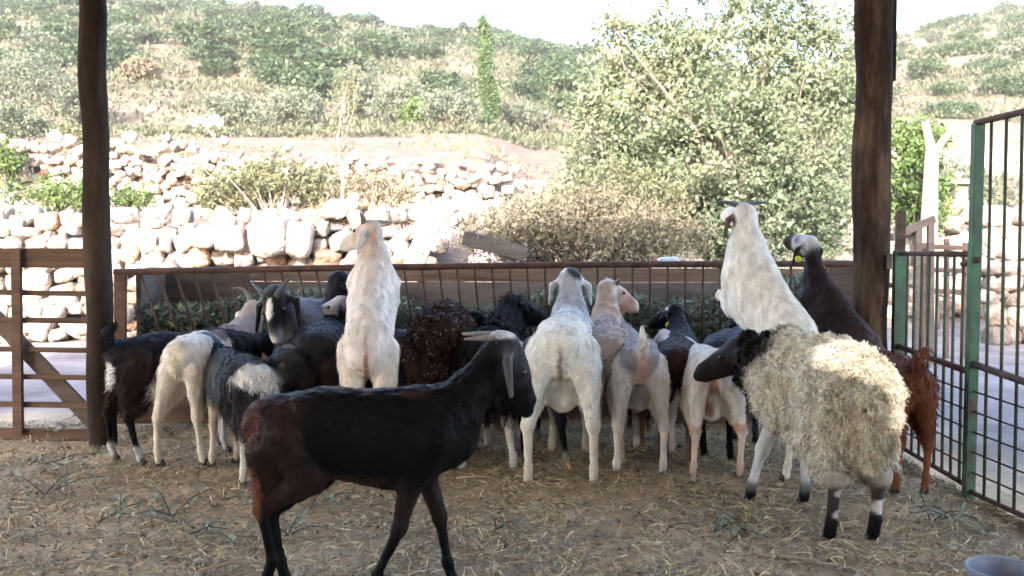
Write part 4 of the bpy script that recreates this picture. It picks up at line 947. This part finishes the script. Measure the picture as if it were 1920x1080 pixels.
# 5 white woolly goat reared up at right
animal('goat', 'goat', 'white goat with dark spread horns rearing against the feeder, right of centre', (1496, 900), 114, .97,
       dict(body=(0.8, 0.75, 0.675), neck=(0.8, 0.775, 0.725), face=(0.775, 0.75, 0.712), ear=(0.13, 0.08, 0.065)),
       pitch=44, neck=(-6, 84, .29), head=(-6, 8), front_pts=[(.03, -.02, -.09), (.10, -.03, -.08), (.15, -.03, -.01), (.17, -.03, -.04)], horns=[(.1, .9, .28, .05), (.0, 1, .12, .06), (0, 1, -.15, .05)], horn_col='dark_horn', tail='down', seed=5, nhair=10000, hair=.013, fat=1.06, neckr=1.2, eyes=False)
# 6 brown black goat reared at right post
animal('goat', 'goat', 'dark brown goat with a white crown rearing beside the thick right post', (1624, 885), 112, .86,
       dict(body=(0.03, 0.016, 0.015), neck=(0.022, 0.013, 0.013), face=(0.03, 0.015, 0.014), crown=(0.625, 0.6, 0.587), ear=(0.03, 0.018, 0.016), rump=(0.05, 0.028, 0.024)), patches=[((-.42, 0, .62), (.16, .2, .05), (0.42, 0.34, 0.3))],
       pitch=40, neck=(2, 78, .30), head=(2, 15), front_pts=[(.10, .02, -.02), (.17, .01, .08), (.26, .0, .10), (.30, .0, .08)], tail='down', seed=6, fat=1.0, neckr=.8, headscale=1.1, tagear=1, ears='drop', eyes=False)
# 7 big white goat from behind in the middle
animal('goat', 'goat', 'large white goat seen from behind with grey head raised, centre of the row', (1052, 915), 83, 1.12,
       dict(body=(0.775, 0.75, 0.7), shank=(0.7, 0.625, 0.525), neck=(0.4, 0.4, 0.42), crown=(0.688, 0.7, 0.725), face=(0.42, 0.42, 0.44), ear=(0.625, 0.625, 0.625), barrel=(0.625, 0.625, 0.637), chest=(0.55, 0.55, 0.575)),
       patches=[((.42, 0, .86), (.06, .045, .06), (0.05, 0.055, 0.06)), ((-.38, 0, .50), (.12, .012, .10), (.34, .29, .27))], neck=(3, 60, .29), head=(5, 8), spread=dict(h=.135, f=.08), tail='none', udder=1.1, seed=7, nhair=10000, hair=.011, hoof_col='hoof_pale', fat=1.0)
# 8 tan goat looking right
animal('goat', 'goat', 'tan goat with white horn and pale muzzle turning its head to the right', (1140, 885), 85, 1.04,
       dict(body=(0.42, 0.33, 0.29), neck=(0.575, 0.413, 0.312), face=(0.625, 0.362, 0.263), crown=(0.688, 0.587, 0.525), muzzle=(0.725, 0.625, 0.55), shank=(0.562, 0.413, 0.3), ear=(0.625, 0.562, 0.525), thigh=(0.44, 0.36, 0.3)),
       neck=(2, 60, .30), head=(-70, -25), spread=dict(h=.06), tail='down', horns=[(-.2, .9, .4, .05), (-.3, .8, .1, .05)], seed=8, beard=1, fat=.9)
# 9 slim grey white goat with raised tail
animal('goat', 'goat', 'slim grey and white goat seen from behind with raised white tail', (1199, 897), 91, .97,
       dict(body=(0.34, 0.32, 0.33), rump=(0.36, 0.34, 0.35), thigh=(0.75, 0.712, 0.688), shank=(0.75, 0.712, 0.688), tail=(0.775, 0.725, 0.675)), patches=[((-.40, 0, .52), (.06, .03, .15), (0.625, 0.425, 0.375))],
       neck=(5, 30, .28), head=(0, -40), spread=dict(h=.115), tail='up', udder=.8, seed=9, fat=.88, hoof_col='hoof_pale')
# 10 white goat with pinkish legs
animal('goat', 'goat', 'white goat with pinkish tan inner legs from behind, left of the sheep', (1342, 900), 99, .90,
       dict(body=(0.775, 0.75, 0.712), shank=(0.7, 0.55, 0.45), foot=(0.625, 0.45, 0.35), thigh=(0.75, 0.7, 0.65)), patches=[((-.36, .03, .45), (.08, .045, .14), (0.42, 0.24, 0.18)), ((-.37, 0, .28), (.05, .2, .04), (0.625, 0.425, 0.325))],
       neck=(0, 20, .28), head=(0, -40), spread=dict(h=.13), tail='down', udder=1.1, seed=10, fat=.92)
# 11 black goat, brown rear, between 9 and 10
animal('goat', 'goat', 'black goat with brown hindquarters and white ear edges, between two pale goats right of centre', (1266, 880), 77, .93,
       dict(body=BLK, rump=(0.035, 0.018, 0.015), thigh=(0.12, 0.055, 0.04), shank=(0.16, 0.085, 0.06), tail=BRN, face=BLK, ear=(0.06, 0.05, 0.05)), neck=(12, 45, .30), head=(58, -18), tail='down', tagear=1, ears='side', seed=11, fat=.95, patches=[((.43, .11, .83), (.02, .03, .06), (0.688, 0.688, 0.688))])
# black one beyond the white goat (slate back)
animal('goat', 'goat', 'slate black goat whose back shows under the rearing dark horned white goat', (1345, 862), 60, .95,
       dict(body=(0.035, 0.038, 0.055), thigh=BLK), neck=(20, 30, .26), head=(10, -30), tail='down', seed=12, fat=1.0, nhair=3500)
# 12 black shaggy goat
animal('goat', 'goat', 'black shaggy goat with white lower legs behind the head of the crossing black goat', (905, 884), 82, 1.0,
       dict(body=(0.014, 0.011, 0.011), shank=(0.688, 0.65, 0.625), thigh=(0.014, 0.011, 0.011), foot=(0.688, 0.65, 0.625), face=BLK, ear=(0.01, 0.01, 0.01)), neck=(-8, 42, .30), head=(-50, -18), swing=dict(hr=(.0, -.08), hl=(.0, .03)), tail='none', seed=13, hair=.05, nhair=9000, neckr=1.25, headscale=1.2, ears='side', hoof_col='hoof_pale', z0=0)
# 13 speckled brown
animal('goat', 'goat', 'dark brown woolly goat flecked with straw, seen from behind left of the horned head', (828, 868), 92, 1.06,
       dict(body=(.042, .019, .014), thigh=(.06, .026, .018)), fleck=.05, neck=(0, 10, .25), head=(0, -40), tail='none', seed=14, wool=.04, wool_len=.018, nhair=22000, fat=1.02, eyes=False)
# 14 small black and white head
animal('goat', 'goat', 'small black goat with white forehead marks peeping over the brown woolly back', (672, 835), 12, .86,
       dict(body=BLK, face=(0.02, 0.02, 0.024), crown=BLK, muzzle=(0.625, 0.625, 0.625)), patches=[((.52, 0, .87), (.02, .05, .03), (0.75, 0.75, 0.75))], neck=(0, 55, .30), head=(-10, -30), seed=15, nhair=2500, h=.014)
# 15 black goat left of the reared white one
animal('goat', 'goat', 'black goat with upright neck just left of the rearing tan necked goat', (592, 878), 92, 1.03,
       dict(body=(0.016, 0.016, 0.024), thigh=(0.04, 0.02, 0.016), rump=(0.02, 0.018, 0.022), face=BLK, shank=(0.05, 0.03, 0.025)), patches=[((.475, .0, .93), (.018, .06, .02), (0.625, 0.625, 0.625))], neck=(-4, 74, .33), head=(-58, -22), tail='none', seed=16, fat=.98, ears='drop')
# 22 pale face beside it
animal('goat', 'goat', 'white and black faced goat looking left, squeezed behind the rearing white goat', (880, 836), 178, .93,
       dict(body=(0.04, 0.035, 0.035), face=(0.625, 0.6, 0.575), crown=(0.625, 0.6, 0.575), muzzle=BLK, ear=BLK), neck=(0, 58, .32), head=(10, -20), seed=17, nhair=2500, h=.014)
# 16 mottled grey goat facing the camera
animal('goat', 'goat', 'mottled grey goat facing the camera with black cheeks and a white muzzle', (655, 800), 256, 1.16,
       dict(body=(0.16, 0.16, 0.18), neck=(0.13, 0.13, 0.15), face=BLK, crown=(.012, .012, .014), muzzle=(0.775, 0.762, 0.75), ear=(.02,.02,.022), jaw=BLK),
       patches=[((.05, .1, .66), (.12, .06, .05), (0.525, 0.525, 0.562)), ((-.1, .05, .69), (.08, .06, .05), (0.4, 0.4, 0.43)), ((.55, .006, .69), (.05, .016, .05), (.7, .7, .7)), ((-.25, .08, .66), (.07, .05, .06), (0.562, 0.562, 0.6))],
       neck=(0, 38, .26), head=(22, -58), seed=18, nhair=7000, horns=[(-.6, .5, .3, .06), (-.8, .7, -.1, .06)], horn_col='dark_horn', hoofs=(), tail='down')
# 18 cream goat with grey saddle, horned head beyond
animal('goat', 'goat', 'cream white goat with brown saddle and curved horns, second from the left post', (345, 874), 80, .96,
       dict(body=(0.688, 0.65, 0.613), rump=(0.75, 0.712, 0.663), thigh=(.68, .63, .57), shank=(.64, .58, .50), spine=(0.2, 0.15, 0.13), face=(0.625, 0.5, 0.438), neck=(0.42, 0.34, 0.3), ear=(0.725, 0.712, 0.725), tail=(0.75, 0.675, 0.525)),
       patches=[((-.02, 0, .68), (.11, .12, .06), (0.17, 0.1, 0.075)), ((-.15, -.06, .64), (.06, .09, .07), (0.13, 0.14, 0.16)), ((-.22, -.05, .66), (.05, .06, .03), (0.625, 0.65, 0.688))], neck=(-2, 42, .31), head=(10, -50), horns=[(-.5, .3, .8, .08), (-.9, .5, .1, .07), (-.4, .7, -.6, .06)], horn_col='horn',
       swing=dict(hl=(-.02, .05), hr=(.04, 0)), spread=dict(h=.085), tail='down', seed=19, nhair=7000, fat=.95)
# 19 black goat with white tufts by the post
animal('goat', 'goat', 'black goat with white patches and upright tail, leftmost beside the left post', (236, 868), 38, .94,
       dict(body=(0.015, 0.014, 0.018), thigh=(0.03, 0.018, 0.016), shank=BLK, cannon=(0.562, 0.562, 0.575), foreleg=BLK), patches=[((-.12, -.12, .42), (.12, .09, .10), (0.725, 0.712, 0.725)), ((-.42, .02, .50), (.05, .10, .07), (0.688, 0.675, 0.675))], neck=(15, 8, .28), head=(10, -40), swing=dict(hr=(.05, -.02), hl=(-.03, .05)), tail='curl', seed=20, nhair=8000, hair=.028, fat=1.03)
# 20 slate and white goat in front of the left group
animal('goat', 'goat', 'slate backed goat with fluffy white rump, behind the haunches of the crossing black goat', (478, 904), 124, .84,
       dict(body=(0.03, 0.03, 0.036), barrel=SLT, chest=SLT, rump=(0.05, 0.05, 0.06), thigh_hl=(0.035, 0.03, 0.036), thigh_hr=(0.4, 0.4, 0.4), shank=(0.725, 0.688, 0.6), tail=(0.775, 0.75, 0.725), cannon=(0.65, 0.562, 0.45), foreleg=(0.625, 0.55, 0.45), neck=BLK),
       patches=[((-.38, -.02, .60), (.10, .16, .07), (0.75, 0.725, 0.712)), ((-.1, .08, .6), (.12, .08, .12), (0.07, 0.085, 0.11))], neck=(10, 35, .28), head=(20, -35), tail='none', swing=dict(hl=(-.02, .0), hr=(.05, -.03), fl=(.0, .02)), spread=dict(h=.08), seed=21, nhair=8000, hair=.035)
# 21 black goat in front of the centre
animal('goat', 'goat', 'black goat mostly hidden between the horned head and the large white goat', (1010, 882), 82, .95,
       dict(body=(0.018, 0.018, 0.028), shank=BLK, foot=(0.3, 0.29, 0.28)), neck=(-5, 20, .26), head=(0, -35), tail='none', seed=22, nhair=4500, swing=dict(hr=(0, -.07)), hoof_col='hoof_pale')

# more of the crowd at the rail
animal('goat', 'goat', 'small dark mottled goat squeezed in just right of the slate backed goat', (548, 884), 97, .92,
       dict(body=(.03, .028, .03), thigh=(.025, .02, .02), shank=(.62, .58, .52)), patches=[((-.3, .0, .68), (.06, .07, .03), (.16, .155, .15)), ((-.39, .03, .55), (.03, .05, .06), (.22, .2, .18))], neck=(0, 5, .26), head=(0, -40), tail='down', seed=24, fat=.92, nhair=7000)
animal('goat', 'goat', 'brown legged dark goat standing between the slim grey goat and the pinkish legged goat', (1225, 852), 92, .86,
       dict(body=(.02, .014, .013), thigh=(.05, .028, .022), shank=(.18, .10, .07)), neck=(0, 10, .26), head=(0, -40), tail='down', seed=25, fat=.92, nhair=4000)
# ------------------------------------------------------------------ the air
mb = MB(); mb.box((0, 250, 47), (1500, 560, 100)); o = mb.build('haze', None)
hm_ = bpy.data.materials.new('haze'); hm_.use_nodes = True; t_ = hm_.node_tree; t_.nodes.clear()
ou = t_.nodes.new('ShaderNodeOutputMaterial'); pv = t_.nodes.new('ShaderNodeVolumePrincipled'); pv.inputs['Density'].default_value = .00028; pv.inputs['Color'].default_value = (.93, .95, 1, 1); pv.inputs['Anisotropy'].default_value = 0.0
t_.links.new(pv.outputs[0], ou.inputs['Volume']); o.data.materials.append(hm_); tag(o, kind='stuff')
